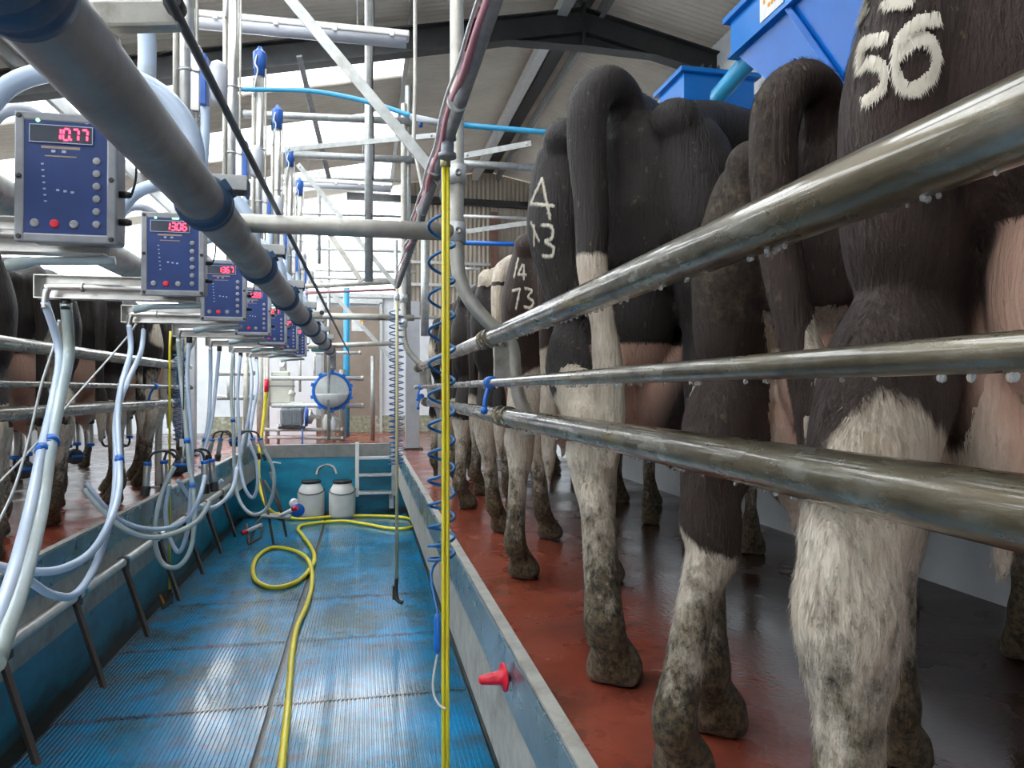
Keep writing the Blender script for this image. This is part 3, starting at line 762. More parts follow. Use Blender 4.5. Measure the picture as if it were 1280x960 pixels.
# stay rod
sr = empty('stay_rod', (-.28,4,2.2), 0, 'long thin dark stay rod right of the milk line', 'rod')
b=B(); tube(b,[(-.302,.75,2.262),(-.30,1.15,2.262),(-.245,5.5,2.20),(-.19,10.0,2.13)],[.0085]*4,12); ob('rod', b,'rod_dark',sr)
for y,zz in ((1.27,2.262),(5.4,2.2)):
    b=B(); bar(b,(-.43,y,zz-.01),(-.30,y,zz+.006),.03,.045,.006); ob('bracket', b,'galv_pipe',sr)
    b=B(); lathe(b,[(.014,-.02),(.016,-.012),(.016,.012),(.012,.02)],(-.302,y-.02,zz+.012),(0,1,0),14); ob('knob', b,'black_rubber',sr)
    b=B(); lathe(b,[(.03,0),(.03,.012)],(-.42,y,zz-.052),(0,0,1),14); ob('saddle', b,'galv_pipe',sr)

SEG={'0':'abcdef','1':'bc','2':'abged','3':'abgcd','4':'fgbc','5':'afgcd','6':'afgedc','7':'abc','8':'abcdefg','9':'abcdfg'}
def digits_bm(txt,x0,z0,y,w,h,t):
    b=B(); x=x0
    for ch in txt:
        if ch=='.':
            box(b,(x-.0022,y,z0+t/2),(t,.001,t)); continue
        S={'a':((w/2,h),(w-t,t)),'g':((w/2,h/2),(w-t,t)),'d':((w/2,0),(w-t,t)),'f':((0,h*.75),(t,h/2-t)),'b':((w,h*.75),(t,h/2-t)),'e':((0,h*.25),(t,h/2-t)),'c':((w,h*.25),(t,h/2-t))}
        for s in SEG[ch]:
            (cx,cz),(sx,sz)=S[s]; sl=cz*.08
            box(b,(x+cx+sl,y,z0+cz),(sx,.001,sz))
        x+=w+.0062
    return b
def control_box(i, txt, green):
    x,y,z=BX,BY[i],BZ; W,H,D=.225,.315,.10
    lab=('blue control box with red digits %s on its display, %s to the camera'%(txt,ordw[i])) if i<6 else 'smallest blue control box, farthest of the row'
    if i in(1,2,3,4,5): lab='blue control box reading %s in red, %s of the row'%(txt,ordw[i])
    rt=empty('control_box',(x,y,z-H/2),0,lab,'control box','row of blue control boxes on the milk line')
    f=y-D/2
    b=B(); box(b,(x,y+.012,z),(W-.02,D-.02,H-.02),None,.008); ob('housing', b,'bezel',rt)
    b=B(); ww=.022
    for sx in(-1,1): box(b,(x+sx*(W/2-ww/2),f+.004,z),(ww,.022,H),None,.004)
    for sz in(-1,1): box(b,(x,f+.004,z+sz*(H/2-ww/2)),(W-ww*1.6,.021,ww),None,.004)
    ob('cover_rim', b,'bezel',rt)
    b=B(); box(b,(x,f+.002,z),(W-.036,.012,H-.036),None,.002); ob('front_panel', b,'panel_blue',rt)
    for sx in(-1,1):
        for sz in(-1,0,1):
            b=B(); lathe(b,[(.0065,0),(.0065,.004),(.003,.004)],(x+sx*(W/2-.011),f-.006,z+sz*(H/2-.012)),(0,-1,0),8); ob('screw', b,'black_rubber',rt)
    dz=z+.105
    b=B(); box(b,(x-.01,f-.0055,dz),(.138,.003,.042),None,.001); ds=ob('display', b,'led_dark',rt)
    b=B()
    for a in(-1,1): box(b,(x-.01,f-.0072,dz+a*.021),(.140,.0015,.0018)); box(b,(x-.01+a*.069,f-.0072,dz),(.0018,.0015,.042))
    ob('display_edge', b,'panel_line',ds)
    ob('digits', digits_bm(txt,x-.026,dz-.0135,f-.0078,.0135,.027,.0040),'led_red',ds)
    b=B(); lathe(b,[(.0045,0),(.003,.003)],(x-.062,f-.0045,z+.137),(0,-1,0),10); ob('green_lamp', b,'led_green',rt)
    if green: b=B(); box(b,(x+.008,f-.005,z+.137),(.022,.002,.007)); ob('green_lamp', b,'led_green',rt)
    b=B()
    box(b,(x-.012,f-.0045,z+.128-.0+.018),(.17,.001,.0016))
    box(b,(x+.005,f-.0045,z-.138),(.085,.001,.0022))
    for k in range(7): box(b,(x-.052+k*.0012,f-.0045,z+.032-k*.015),(.006,.001,.0035))
    for k in range(3): box(b,(x-.018+k*.016,f-.0045,z-.03-.002*k),(.007,.001,.005))
    for k in range(2): box(b,(x-.028+k*.023,f-.0045,z+.064),(.009,.001,.006))
    box(b,(x+.045,f-.0045,z+.137),(.007,.001,.004)); ob('panel_marks', b,'panel_line',rt)
    b=B(); box(b,(x-.012,f-.0045,z+.073),(.085,.001,.006)); box(b,(x-.012,f-.0045,z+.052),(.07,.001,.003)); ob('panel_band', b,'panel_tan',rt)
    for k in range(6):
        b=B(); lathe(b,[(.0092,0),(.0092,.002),(.007,.003),(.001,.003)],(x+.068,f-.004,z+.045-k*.031),(0,-1,0),14); ob('button', b,'panel_line' if k<0 else 'bezel',rt)
    for k in range(3):
        b=B(); lathe(b,[(.0105,0),(.0105,.002),(.008,.003),(.001,.003)],(x-.068+k*.043,f-.004,z-.112),(0,-1,0),14); ob('button', b,'red_plastic' if k==1 else 'bezel',rt)
    for k in range(2):
        b=B(); lathe(b,[(.009,0),(.009,.022),(.006,.03)],(x+W/2-.012,y+.0,z-.02-k*.07),(1,0,0),10); ob('cable_gland', b,'black_rubber',rt)
    b=B(); tube(b,cat([(x+W/2+.018,y,z-.02),(x+W/2+.028,y+.002,z+.03),(x+W/2+.024,y+.01,z+.12),(x+W/2+.012,y+.03,z+.22)],5),.003,6); ob('cable', b,'black_rubber',rt)
    return rt
vals=['10.77','13.06','13.67','10.59','12.71','11.27','10.28']
for i in range(7): control_box(i, vals[i], i in(1,4,6))

# bracket arms under the boxes
def arm(i):
    y=BY[i]+.075; z=2.045
    rt=empty('bracket_arm',(-1.0,y,z),0,'stainless channel arm with bent tube, carrying the %s control box'%ordw[i],'bracket','channel arms under the control boxes')
    b=B(); x0,x1=-1.225,-.66
    box(b,((x0+x1)/2,y+.026,z),(x1-x0,.004,.086),None,.001); box(b,((x0+x1)/2,y,z+.043),(x1-x0,.056,.004),None,.001); box(b,((x0+x1)/2,y,z-.043),(x1-x0,.056,.004),None,.001)
    box(b,(x0,y,z),(.004,.056,.09),None,.001); ob('channel', b,'stainless',rt)
    b=B(); tube(b,cat([(x1,y-.03,z-.002),(x0+.09,y-.03,z-.002),(x0+.05,y-.03,z-.012),(x0+.04,y-.028,z-.045),(x0+.038,y-.028,z-.085)],5),.0125,12); ob('milk_tube', b,'stainless',rt)
    b=B(); collar(b,(x0+.17,y-.03,z-.002),(1,0,0),.013,.005,.004); ob('tube_clip', b,'stainless',rt)
    b=B(); tube(b,[(x0+.10,y,z-.04),(x0+.10,y,z-.085)],.018,12); ob('outlet', b,'black_rubber',rt)
    b=B(); tube(b,cat([(BX-.16,y-.05,z-.085),(BX-.10,y-.05,z-.072),(BX+.0,y-.04,z-.066),(BX+.08,y-.03,z-.06)],4),[.016]*4+[.011]*9,12); ob('air_tube', b,'grey_hose',rt)
for i in range(7): arm(i)

# hoses: spline through measured points (px, py, depth)
hg='pale milk hoses of the left side'
def hose(pts,r,m,lab,grp=hg,clips=(),n=7,first=None,parent=None):
    P=[at(a,b_,d=c) for a,b_,c in pts]
    if first is not None: P=[Vector(first)]+P
    Q=cat(P,n); b=B(); tube(b,Q,r,14)
    o=ob('milk_hose', b,m,None,lab,'hose',grp)
    for c in clips:
        k=int(c*(len(Q)-2)); ax=(Q[k+1]-Q[k]).normalized(); bb=B()
        lathe(bb,[(r,-.014),(r+.005,-.014),(r+.005,.014),(r,.014)],Q[k],ax,14); box(bb,Q[k]+Vector((.0,-r-.006,0)),(.022,.012,.02),None,.002)
        ob('hose_clip', bb,'blue_clip',o)
    return o
def tops(i): 
    y=BY[i]+.047; return (-1.187,y,1.985),(-1.125,BY[i]+.075,1.985)
t=tops(1)
hose([(74,440,2.80),(66,500,2.62),(52,562,2.35),(36,640,2.0),(12,730,1.62),(-25,830,1.35)],.0150,'pale_hose','thin pale hose at far left falling toward the camera from the second arm',clips=(.52,),first=t[0])
hose([(86,440,2.80),(74,500,2.62),(62,562,2.38),(50,640,2.05),(26,730,1.66),(-8,830,1.36)],.0205,'grey_hose','thick pale hose at far left falling toward the camera beside the thin one',clips=(.5,),first=t[1])
t=tops(2)
hose([(163,440,3.68),(152,480,3.4),(147,520,3.2),(149,575,3.0),(148,615,2.8),(136,655,2.6),(112,692,2.45),(70,713,2.3),(20,712,2.2),(-30,700,2.15)],.0135,'pale_hose','pale hose of the third arm, upper curve sweeping off to the left edge',clips=(.42,),first=t[0])
hose([(176,440,3.68),(158,480,3.42),(145,520,3.22),(145,575,3.0),(143,620,2.8),(132,670,2.6),(115,715,2.42),(92,744,2.3),(62,742,2.2),(30,722,2.12),(-10,705,2.05)],.0125,'pale_hose','pale hose of the third arm, lower curve dipping over the stainless rail',first=t[1])
t=tops(3)
hose([(226,470,4.7),(231,520,4.6),(236,575,4.5),(243,630,4.4),(240,680,4.35),(226,706,4.3),(208,708,4.3),(196,690,4.3),(194,655,4.3),(203,615,4.35),(218,583,4.4)],.0145,'grey_hose','pale hose of the fourth arm making the big hanging loop',clips=(.24,.33),first=t[0])
hose([(234,470,4.7),(237,520,4.62),(240,575,4.55),(238,625,4.5),(234,665,4.5),(224,690,4.5),(212,672,4.5),(207,640,4.5),(212,606,4.5)],.0135,'pale_hose','pale hose of the fourth arm making the inner smaller loop',first=t[1])
t=tops(4)
hose([(263,480,5.7),(260,530,5.6),(252,575,5.5),(262,610,5.4),(278,600,5.4)],.0145,'pale_hose','pale hose of the fifth arm, left of the two',clips=(.5,),first=t[0])
hose([(270,480,5.7),(264,530,5.6),(256,560,5.5),(250,585,5.4)],.0135,'pale_hose','pale hose of the fifth arm, right of the two',first=t[1])
t=tops(5)
hose([(289,490,6.6),(292,540,6.5),(293,590,6.4),(299,625,6.3),(315,643,6.2),(333,636,6.2),(342,612,6.2),(341,585,6.2),(330,562,6.2)],.0155,'grey_hose','pale hose of the sixth arm making the loop beside the stand',clips=(.2,),first=t[0])
hose([(297,490,6.6),(299,540,6.5),(300,580,6.4),(306,610,6.3),(316,622,6.3),(322,605,6.3),(320,575,6.3),(312,555,6.3)],.0145,'pale_hose','pale hose of the sixth arm making a tight inner loop',first=t[1])
t=tops(6)
hose([(315,480,7.5),(311,520,7.4),(302,560,7.3),(296,590,7.2)],.0155,'pale_hose','pale hose of the farthest arm, left of the two',first=t[0])
hose([(322,480,7.5),(316,520,7.4),(310,560,7.3)],.0145,'pale_hose','pale hose of the farthest arm, right of the two',first=t[1])
hose([(108,604,3.9),(128,630,3.9),(150,650,4.0),(178,660,4.1),(210,660,4.2),(236,646,4.2),(250,620,4.2),(256,595,4.3)],.0125,'pale_hose','pale hose looping low from a cow to the hanging cluster, upper')
hose([(105,612,3.85),(130,640,3.85),(160,664,3.9),(190,672,4.0),(222,665,4.1),(248,650,4.2),(262,628,4.3)],.0145,'grey_hose','pale hose looping low from a cow to the hanging cluster, lower')
hose([(222,600,4.5),(240,625,4.6),(252,634,4.8),(272,632,5.0),(290,612,5.2),(296,585,5.4)],.0135,'pale_hose','pale hose slung between the two hanging clusters')
hose([(-10,668,2.6),(18,610,2.7),(38,540,2.8),(52,480,2.85),(68,430,2.9),(74,400,2.9)],.0052,'galv_light','thin grey cord hanging at the far left', 'thin cords on the left')
hose([(-10,612,2.6),(40,560,3.0),(90,500,3.3),(130,455,3.6),(160,420,3.75),(170,405,3.8)],.0045,'galv_light','thin grey cord rising to the third arm', 'thin cords on the left')

# inverted hose arcs over the milk line
def arcs(i):
    y=BY[i]-.02
    big=cat([(-.93,y+.03,2.20),(-.92,y+.03,2.32),(-.84,y+.03,2.42),(-.68,y+.02,2.455),(-.53,y+.01,2.42),(-.44,y,2.32),(-.42,y,2.205)],6)
    b=B(); tube(b,big,.024,16); ob('bow_hose', b,'pale_hose',None,'thick pale hose arching over to the milk line above the %s control box'%ordw[i],'hose','hoses arching into the milk line')
for i in range(7): arcs(i)
for i in range(3):
    y=BY[i]+.10
    sm=cat([(-.97,y+.02,2.24),(-.955,y+.0,2.31),(-.90,y-.02,2.365),(-.83,y-.02,2.36),(-.78,y,2.30),(-.765,y+.04,2.24)],5)
    b=B(); tube(b,sm,.0155,14); ob('bow_hose', b,'fixture_lens',None,'thinner pale hose bow behind the %s control box'%ordw[i],'hose','small hose bows')

# cluster remover columns with blue caps
def ram(i):
    x,y=-.685,BY[i]+.03; zt=3.84
    rt=empty('remover_column',(x,y,2.33),0,'tall stainless tube column with blue cap above the %s control box'%ordw[i],'column','stainless columns above the control boxes')
    b=B(); tube(b,[(x,y,2.33),(x,y,3.2),(x,y,zt)],.029,18); ob('tube', b,'stainless',rt)
    b=B(); tube(b,[(x-.036,y-.012,2.4),(x-.036,y-.012,zt-.12)],.011,10); tube(b,[(x+.038,y,2.4),(x+.038,y,zt-.05)],.007,8); ob('side_tube', b,'galv_pipe',rt)
    b=B(); lathe(b,[(.030,-.10),(.034,-.10),(.034,-.05),(.040,-.045),(.043,.0),(.043,.05),(.038,.058),(.030,.06),(.014,.085),(.012,.095)],(x,y,zt),(0,0,1),18); ob('cap', b,'blue_plastic',rt)
    b=B(); tube(b,cat([(x-.01,y-.045,zt+.02),(x-.022,y-.05,zt-.04),(x-.005,y-.05,zt-.08),(x-.02,y-.045,zt-.16),(x-.03,y-.03,zt-.24)],4),.0055,8); ob('cord', b,'galv_light',rt)
    for zz in(2.55,):
        b=B(); lathe(b,[(.030,-.04),(.042,-.04),(.044,-.01),(.038,0),(.044,.01),(.042,.04),(.030,.04)],(x,y,zz),(0,0,1),16); box(b,(x+.05,y-.02,zz),(.03,.04,.05),None,.004); ob('clamp', b,'blue_rubber',rt)
    for zz in(2.9,3.25):
        b=B(); collar(b,(x,y,zz),(0,0,1),.029,.006,.003); tube(b,[(x+.02,y-.02,zz),(x+.055,y-.03,zz-.01)],.003,6); ob('ring', b,'galv',rt)
for i in range(1,7): ram(i)
def meter(i):
    x,y,z=-.60,BY[i]+.02,2.86
    rt=empty('milk_meter',(x,y,z-.1),0,'clear milk meter with blue back beside the %s column'%ordw[i],'meter','milk meters on the columns')
    b=B(); box(b,(x-.015,y,z),(.022,.07,.20),None,.004); ob('back_plate', b,'blue_plastic',rt)
    b=B(); lathe(b,[(.012,-.085),(.03,-.07),(.036,-.03),(.036,.05),(.026,.075),(.01,.085)],(x+.035,y-.005,z),(0,0,1),16); ob('cup', b,'fixture_lens',rt)
    b=B(); box(b,(x-.055,y+.02,z+.01),(.05,.06,.26),None,.005); ob('stainless_body', b,'stainless',rt)
    b=B(); tube(b,cat([(x-.015,y,z-.10),(x-.012,y,z-.18),(x-.02,y,z-.36)],4),.018,12); ob('outlet_hose', b,'pale_hose',rt)
for i in range(1,7): meter(i)
b=B(); tube(b,cat([at(182,20,d=2.3),at(184,60,d=2.3),at(183,110,d=2.3),at(181,160,d=2.35)],4),.027,16)
o=ob('drop_hose', b,'pale_hose',None,'thick pale vertical hose with blue top behind the near milk line','hose')
b=B(); tube(b,[at(180,-10,d=2.3),at(181,38,d=2.3)],.030,14); ob('sleeve', b,'blue_plastic',o)
# channel cradles carrying the milk line
def cradle(i):
    y=BY[i]+.22 
    rt=empty('line_cradle',(-.40,y,2.23),0,'short stainless channel cradle over the milk line past the %s control box'%ordw[i],'bracket','cradles along the milk line')
    b=B(); bm=b
    box(b,(-.415,y,2.262),(.17,.07,.004),None,.001)
    for dy in(-.035,.035): box(b,(-.415,y+dy,2.243),(.17,.004,.042),None,.001)
    ob('channel', b,'stainless',rt)
    b=B(); box(b,(-.335,y,2.235),(.008,.05,.05),None,.002); ob('lug', b,'blue_rubber',rt)
    b=B(); tube(b,[(-.41,y,2.21),(-.41,y,2.262)],.012,8); ob('saddle', b,'galv',rt)
for i in range(7): cradle(i)

# clusters
def cluster(loc, rz, lab, offs, hang=True, up=False, grp='milking clusters'):
    x,y,z=loc
    rt=empty('milking_cluster',loc,rz,lab,'cluster',grp)
    Mx=Matrix.Translation(Vector(loc)) @ Matrix.Rotation(rz,4,'Z')
    def T(p): return Mx @ Vector(p)
    b=B(); lathe(b,[(.015,-.055),(.04,-.045),(.05,-.01),(.048,.015),(.03,.035),(.012,.045)],T((0,0,0)),(0,0,1),18); ob('claw', b,'led_dark',rt)
    b=B(); lathe(b,[(.051,-.008),(.055,-.008),(.055,.008),(.049,.008)],T((0,0,0)),(0,0,1),18); ob('claw_ring', b,'blue_clip',rt)
    s=1 if up else -1
    for (ox,oy,tx) in offs:
        a=Vector((ox,oy,.02 if not up else .06)); d=Vector((tx*.35,0,s)).normalized(); 
        if not up:
            q=cat([T((ox*.15,oy*.3,.03)),T((ox*.45,oy*.6,.085)),T((ox*.85,oy,.075)),T((ox,oy,.02))],5)
        else: q=cat([T((ox*.2,oy*.3,.02)),T((ox*.8,oy*.7,.0)),T((ox,oy,.03)),T((ox,oy,.06))],5)
        ax=(Matrix.Rotation(rz,3,'Z')@d)
        b=B(); tube(b,q,.0085,8); st=ob('short_tube', b,'black_rubber',rt)
        b=B(); lathe(b,[(.013,.0),(.019,.004),(.021,.02),(.021,.15),(.020,.152)],T(a),ax,16); sh=ob('shell', b,'stainless',rt)
        b=B(); lathe(b,[(.020,-.002),(.0245,0),(.0245,.018),(.020,.02)],T(a),ax,16); ob('shell_ring', b,'blue_clip',sh)
        b=B(); lathe(b,[(.022,.148),(.028,.150),(.029,.165),(.026,.20),(.029,.203),(.027,.21),(.012,.21)],T(a),ax,16); ob('liner_mouth', b,'black_rubber',sh)
    if hang:
        b=B(); tube(b,[T((0,0,.04)),T((0,0,.12))],.006,8); box(b,T((-.005,0,.135)),(.035,.012,.05),None,.004); ob('hook', b,'white_plastic',rt)
        b=B(); tube(b,[T((0,0,.16)),T((-.0,.0,.5)),T((0,0,.80))],.004,6); ob('cord', b,'black_rubber',rt)
P=at(229,580,d=4.6); cluster(P,.1,'milking cluster hanging nearest over the left kerb, with white hook',[(-.20,-.03,-.2),(.13,-.03,.05),(-.12,.06,.1),(.16,.06,.3)])
P=at(293,551,d=6.6); cluster(P,0,'milking cluster hanging farther away, arms spread both ways',[(-.19,0,-.6),(.22,0,.9),(-.13,.06,-.4),(.15,.06,.7)])
P=at(318,560,d=7.6); 
# left hanging yellow line and coil beside the cluster
lw=empty('yellow_drop_hose',at(212,750,d=4.9),0,'yellow hose hanging with orange triggered spray gun, left side of pit','hose')
b=B(); tube(b,[at(213,414,d=4.9),at(212,440,d=4.9),at(212,740,d=4.9)],.008,10); ob('hose', b,'yellow_hose',lw)
g0=at(212,742,d=4.9); b=B(); tube(b,cat([g0+Vector((0,0,.03)),g0,g0+Vector((.005,-.02,-.05)),g0+Vector((-.04,-.04,-.085))],4),.016,10); box(b,g0+Vector((.012,0,-.03)),(.03,.03,.08),None,.006); ob('spray_gun', b,'black_rubber',lw)
b=B(); bar(b,g0+Vector((-.055,-.02,0)),g0+Vector((-.02,-.03,-.075)),.012,.012,.003); ob('trigger', b,'orange_plastic',lw)
for k,(xx,l) in enumerate(((222,'dark blue spiral hose beside the nearer hanging cluster'),(232,'paler blue spiral hose right beside it, behind the thick hoses'))):
    c=at(xx-4*k,440,d=5.05+.1*k); o=B(); tube(o,coil(c.x,c.y,c.z,c.z-.62,20,.026,.003,1.0),.0032,6); ob('spiral_hose', o,'coil_blue',None,l,'hose','spiral hoses on the left')
# stainless rail on brackets in the pit
pr=empty('pit_rail',(-1.36,4,.66),0,'stainless pipe rail on brackets along the left pit wall','rail')
b=B(); tube(b,[(-1.36,-.5+.6*i,.66) for i in range(15)],.026,18); ob('tube', b,'stainless',pr)
for k,y in enumerate([1.3+.72*i for i in range(10)]):
    y=2.36+.72*k-1.44
    b=B(); bar(b,(-1.355,y+.01,.635),(-1.215,y-.03,.235),.008,.034,.001); bar(b,(-1.342,y-.004,.635),(-1.202,y-.044,.235),.026,.006,.001); ob('strut', b,'frame_iron',pr)
    b=B(); box(b,(-1.44,y+.1,.61),(.16,.05,.035),None,.003); tube(b,cat([(-1.59,y+.1,.53),(-1.54,y+.1,.53),(-1.46,y+.1,.60),(-1.38,y+.02,.635)],3),.012,8); box(b,(-1.595,y+.1,.53),(.012,.14,.05)); ob('bracket', b,'frame_iron',pr)
    b=B(); collar(b,(-1.36,y,.66),(0,1,0),.026,.012,.006); ob('clamp', b,'frame_iron',pr)
for y in(3.05,3.9,4.55):
    b=B(); collar(b,(-1.36,y,.66),(0,1,0),.026,.022,.0015); ob('blue_tape', b,'water_pipe',pr)

# red plug in the right kerb plate
rp=empty('red_plug',(.40,2.02,.84),0,'small red plastic cone plug with disc sticking out of the right kerb','plug')
c=(.401,1.985,.848)
b=B(); lathe(b,[(.012,-.0),(.013,.012),(.037,.014),(.040,.018),(.037,.022),(.020,.024),(.017,.05),(.012,.085),(.006,.09)],c,(-1,-.12,0),20); ob('cone', b,'red_plastic',rp)
# ============================================================ COWS
def esweep(bm, keys, n=5, seg=16, side=(1,0,0)):
    """keys: (point, ra, rb); ra along side axis, rb across. rounded ends."""
    P=cat([k[0] for k in keys],n) if len(keys)>2 else [Vector(k[0]) for k in keys]
    def interp(i):
        if len(keys)>2:
            t=i/n; a=min(int(t),len(keys)-2); u=t-a; u=u*u*(3-2*u)*.5+u*.5
        else: a=0; u=i
        return (keys[a][1]*(1-u)+keys[a+1][1]*u, keys[a][2]*(1-u)+keys[a+1][2]*u)
    rr=[interp(i) for i in range(len(P))]
    T,_=frames(P); S=Vector(side)
    rows=[]
    def ring(p,t,ra,rb):
        s=(S-t*S.dot(t))
        s=s.normalized() if s.length>1e-4 else t.orthogonal().normalized()
        q=t.cross(s)
        return [bm.verts.new(p+s*(ra*math.cos(2*math.pi*k/seg))+q*(rb*math.sin(2*math.pi*k/seg))) for k in range(seg)]
    m0=min(rr[0]); m1=min(rr[-1])
    for f,d in((.1,1),(.5,.87),(.87,.5)): rows.append(ring(P[0]-T[0]*m0*d,T[0],rr[0][0]*f,rr[0][1]*f))
    for p,t,(a,b_) in zip(P,T,rr): rows.append(ring(p,t,a,b_))
    for f,d in((.87,.5),(.5,.87),(.1,1)): rows.append(ring(P[-1]+T[-1]*m1*d,T[-1],rr[-1][0]*f,rr[-1][1]*f))
    for a,b_ in zip(rows,rows[1:]):
        for k in range(seg): bm.faces.new((a[k],a[(k+1)%seg],b_[(k+1)%seg],b_[k]))
    bm.faces.new(rows[0][::-1]); bm.faces.new(rows[-1])
def ball(bm,c,r):
    r=r if hasattr(r,'__len__') else (r,r,r)
    m=Matrix.Translation(Vector(c))@Matrix.Diagonal((*r,1))
    bmesh.ops.create_uvsphere(bm,u_segments=20,v_segments=12,radius=1,matrix=m)

def cow_mesh(name, voxel, coat, mat, rl=None, rr=None, tail=None, uz=.93, H=1.42, mud=None, head=1, udder=1.0, seed=0, hockz=.54, W=1.12, thick=1.0):
    rnd=random.Random(seed)
    s=H/1.42
    bm=B()
    # trunk: lofted rings (y, half width, top, bottom, squareness)
    secs=[(-.03,.07,1.30,1.10),(.0,.135,1.345,.98),(.07,.178,1.375,.92),(.18,.205,1.39,.86),(.32,.222,1.405,.80),(.48,.235,1.41,.74),(.62,.232,1.40,.68),(.85,.250,1.395,.63),(1.1,.262,1.39,.60),(1.35,.25,1.39,.61),(1.52,.215,1.40,.66),(1.68,.165,1.36,.76),(1.80,.09,1.28,.90)]
    seg=28; rows=[]
    for (y,w,zt,zb) in secs:
        r=[]; zc=(zt+zb)/2; h=(zt-zb)/2
        for k in range(seg):
            a=2*math.pi*k/seg; ca,sa=math.cos(a),math.sin(a)
            e=.72
            x=w*math.copysign(abs(ca)**e,ca); z=zc+h*math.copysign(abs(sa)**(.9),sa)
            if sa>0: x*=1-.10*sa**2
            elif y<.4: x*=1-.30*sa**2
            r.append(bm.verts.new((x,y,z)))
        rows.append(r)
    for a,b_ in zip(rows,rows[1:]):
        for k in range(seg): bm.faces.new((a[k],b_[k],b_[(k+1)%seg],a[(k+1)%seg]))
    bm.faces.new(rows[0]); bm.faces.new(rows[-1][::-1])
    V_=Vector
    # bony points
    esweep(bm,[(V_((0,.02,1.365)),.045,.05),(V_((0,.2,1.40)),.05,.05),(V_((0,.5,1.415)),.05,.05),(V_((0,1.2,1.40)),.05,.06),(V_((0,1.55,1.42)),.05,.06)])
    for sx in(-1,1):
        esweep(bm,[(V_((sx*.115,.015,1.30)),.048,.05),(V_((sx*.150,.2,1.350)),.06,.06),(V_((sx*.215,.45,1.385)),.06,.06)])
        ball(bm,(sx*.112,.0,1.30),(.052,.055,.055)); ball(bm,(sx*.225,.46,1.385),(.06,.10,.060))
    def rleg(sx, L):
        d=dict(hoof=(sx*.15,.12),hock=(sx*.155,.02,hockz),f=1.15,t=0)
        if L: d.update(L)
        hx,hy=d['hoof'][:2]; kx,ky,kz=d['hock']
        F=d['f']; T_=d['t']
        hz=d['hoof'][2] if len(d['hoof'])>2 else 0
        # thigh (biceps femoris / semitendinosus mass)
        esweep(bm,[(V_((sx*.125,.06,1.25)),.080,.10),(V_((sx*.158+T_*.4,.10,1.10)),.093,.145),(V_((sx*.172+T_,.15,.95)),.088,.16),(V_((sx*.168+T_,.17,.82)),.073,.14),(V_((kx*.55+sx*.08,(ky+.12)*.6+.03,.70)),.064*F,.092*F),(V_((kx,ky+.01,kz+.06)),.046*F,.060*F)],6)
        esweep(bm,[(V_((sx*.19,.42,1.20)),.075,.12),(V_((sx*.20+T_*.8,.44,1.0)),.075,.15),(V_((sx*.19+T_,.42,.84)),.06,.10),(V_((sx*.17+T_,.30,.74)),.045,.07),(V_((kx,ky+.04,kz+.06)),.035,.045)],6)
        fx,fy,fz=hx*.97+kx*.03,hy-.045,.155+hz
        # achilles, hock, cannon, fetlock, pastern
        esweep(bm,[(V_((kx,ky-.045,kz+.10)),.020,.020),(V_((kx,ky-.052,kz+.02)),.026,.026),(V_((kx,ky-.035,kz-.04)),.03,.03)],4)
        esweep(bm,[(V_((kx,ky+.015,kz+.05)),.045*F,.060*F),(V_((kx,ky,kz-.0)),.050*F,.062*F),(V_((kx,ky+.0,kz-.06)),.044*F,.052*F),(V_((kx*.6+fx*.4,ky*.6+fy*.4,kz*.6+fz*.4)),.031*F,.038*F),(V_((kx*.2+fx*.8,ky*.2+fy*.8,kz*.2+fz*.8)),.031*F,.036*F),(V_((fx,fy,fz)),.046,.048),(V_((hx,hy-.01,.10+hz)),.040,.045),(V_((hx,hy+.015,.055+hz)),.054,.058)],6)
        for q in(-1,1):
            lathe(bm,[(.030,.0),(.040,.004),(.040,.03),(.034,.065),(.02,.085)],(hx+q*.027,hy+.02,hz),(0,0,1),14)
            lathe(bm,[(.024,.0),(.032,.004),(.030,.035),(.018,.06)],(hx+q*.024,hy+.062,hz),(0,0,1),14)
            ball(bm,(hx+q*.024,hy-.058,.115+hz),(.015,.018,.02))
    rleg(-1,rl); rleg(1,rr)
    for sx in(-1,1):
        hx,hy=sx*.14,1.36+rnd.uniform(-.05,.05)
        esweep(bm,[(V_((sx*.15,1.40,1.15)),.09,.14),(V_((sx*.175,1.42,.95)),.08,.12),(V_((sx*.165,1.38,.78)),.06,.08),(V_((sx*.15,1.37,.6)),.042,.052),(V_((hx,1.375,.44)),.044,.048),(V_((hx,hy,.36)),.034,.036),(V_((hx,hy-.01,.2)),.028,.032),(V_((hx,hy-.01,.145)),.040,.042),(V_((hx,hy+.02,.06)),.048,.053)],5)
        for q in(-1,1):
            lathe(bm,[(.032,.0),(.040,.004),(.038,.04),(.022,.08)],(hx+q*.026,hy+.035,0),(0,0,1),14)
            lathe(bm,[(.024,.0),(.030,.004),(.028,.03),(.016,.055)],(hx+q*.024,hy+.075,0),(0,0,1),12)
    # udder
    u=udder
    ball(bm,(0,.36,.70),(.155*u,.22,.19)); ball(bm,(-.065,.22,.66),(.085*u,.12,.155)); ball(bm,(.065,.22,.66),(.085*u,.12,.155))
    ball(bm,(0,.12,.84),(.085,.09,.16))
    for tx in(-.07,.07):
        for ty in(.2,.42): esweep(bm,[(V_((tx,ty,.55)),.018,.018),(V_((tx*1.05,ty,.47)),.012,.012)],1,10)
    # vulva/escutcheon ridge
    esweep(bm,[(V_((0,-.01,1.27)),.028,.035),(V_((0,.01,1.14)),.035,.04),(V_((0,.05,1.0)),.03,.04)],4)
    # neck + head
    esweep(bm,[(V_((0,1.50,1.16)),.15,.27),(V_((0,1.75,1.20)),.105,.20),(V_((0,1.98,1.26)),.080,.135),(V_((0,2.12,1.28)),.075,.11)],6)
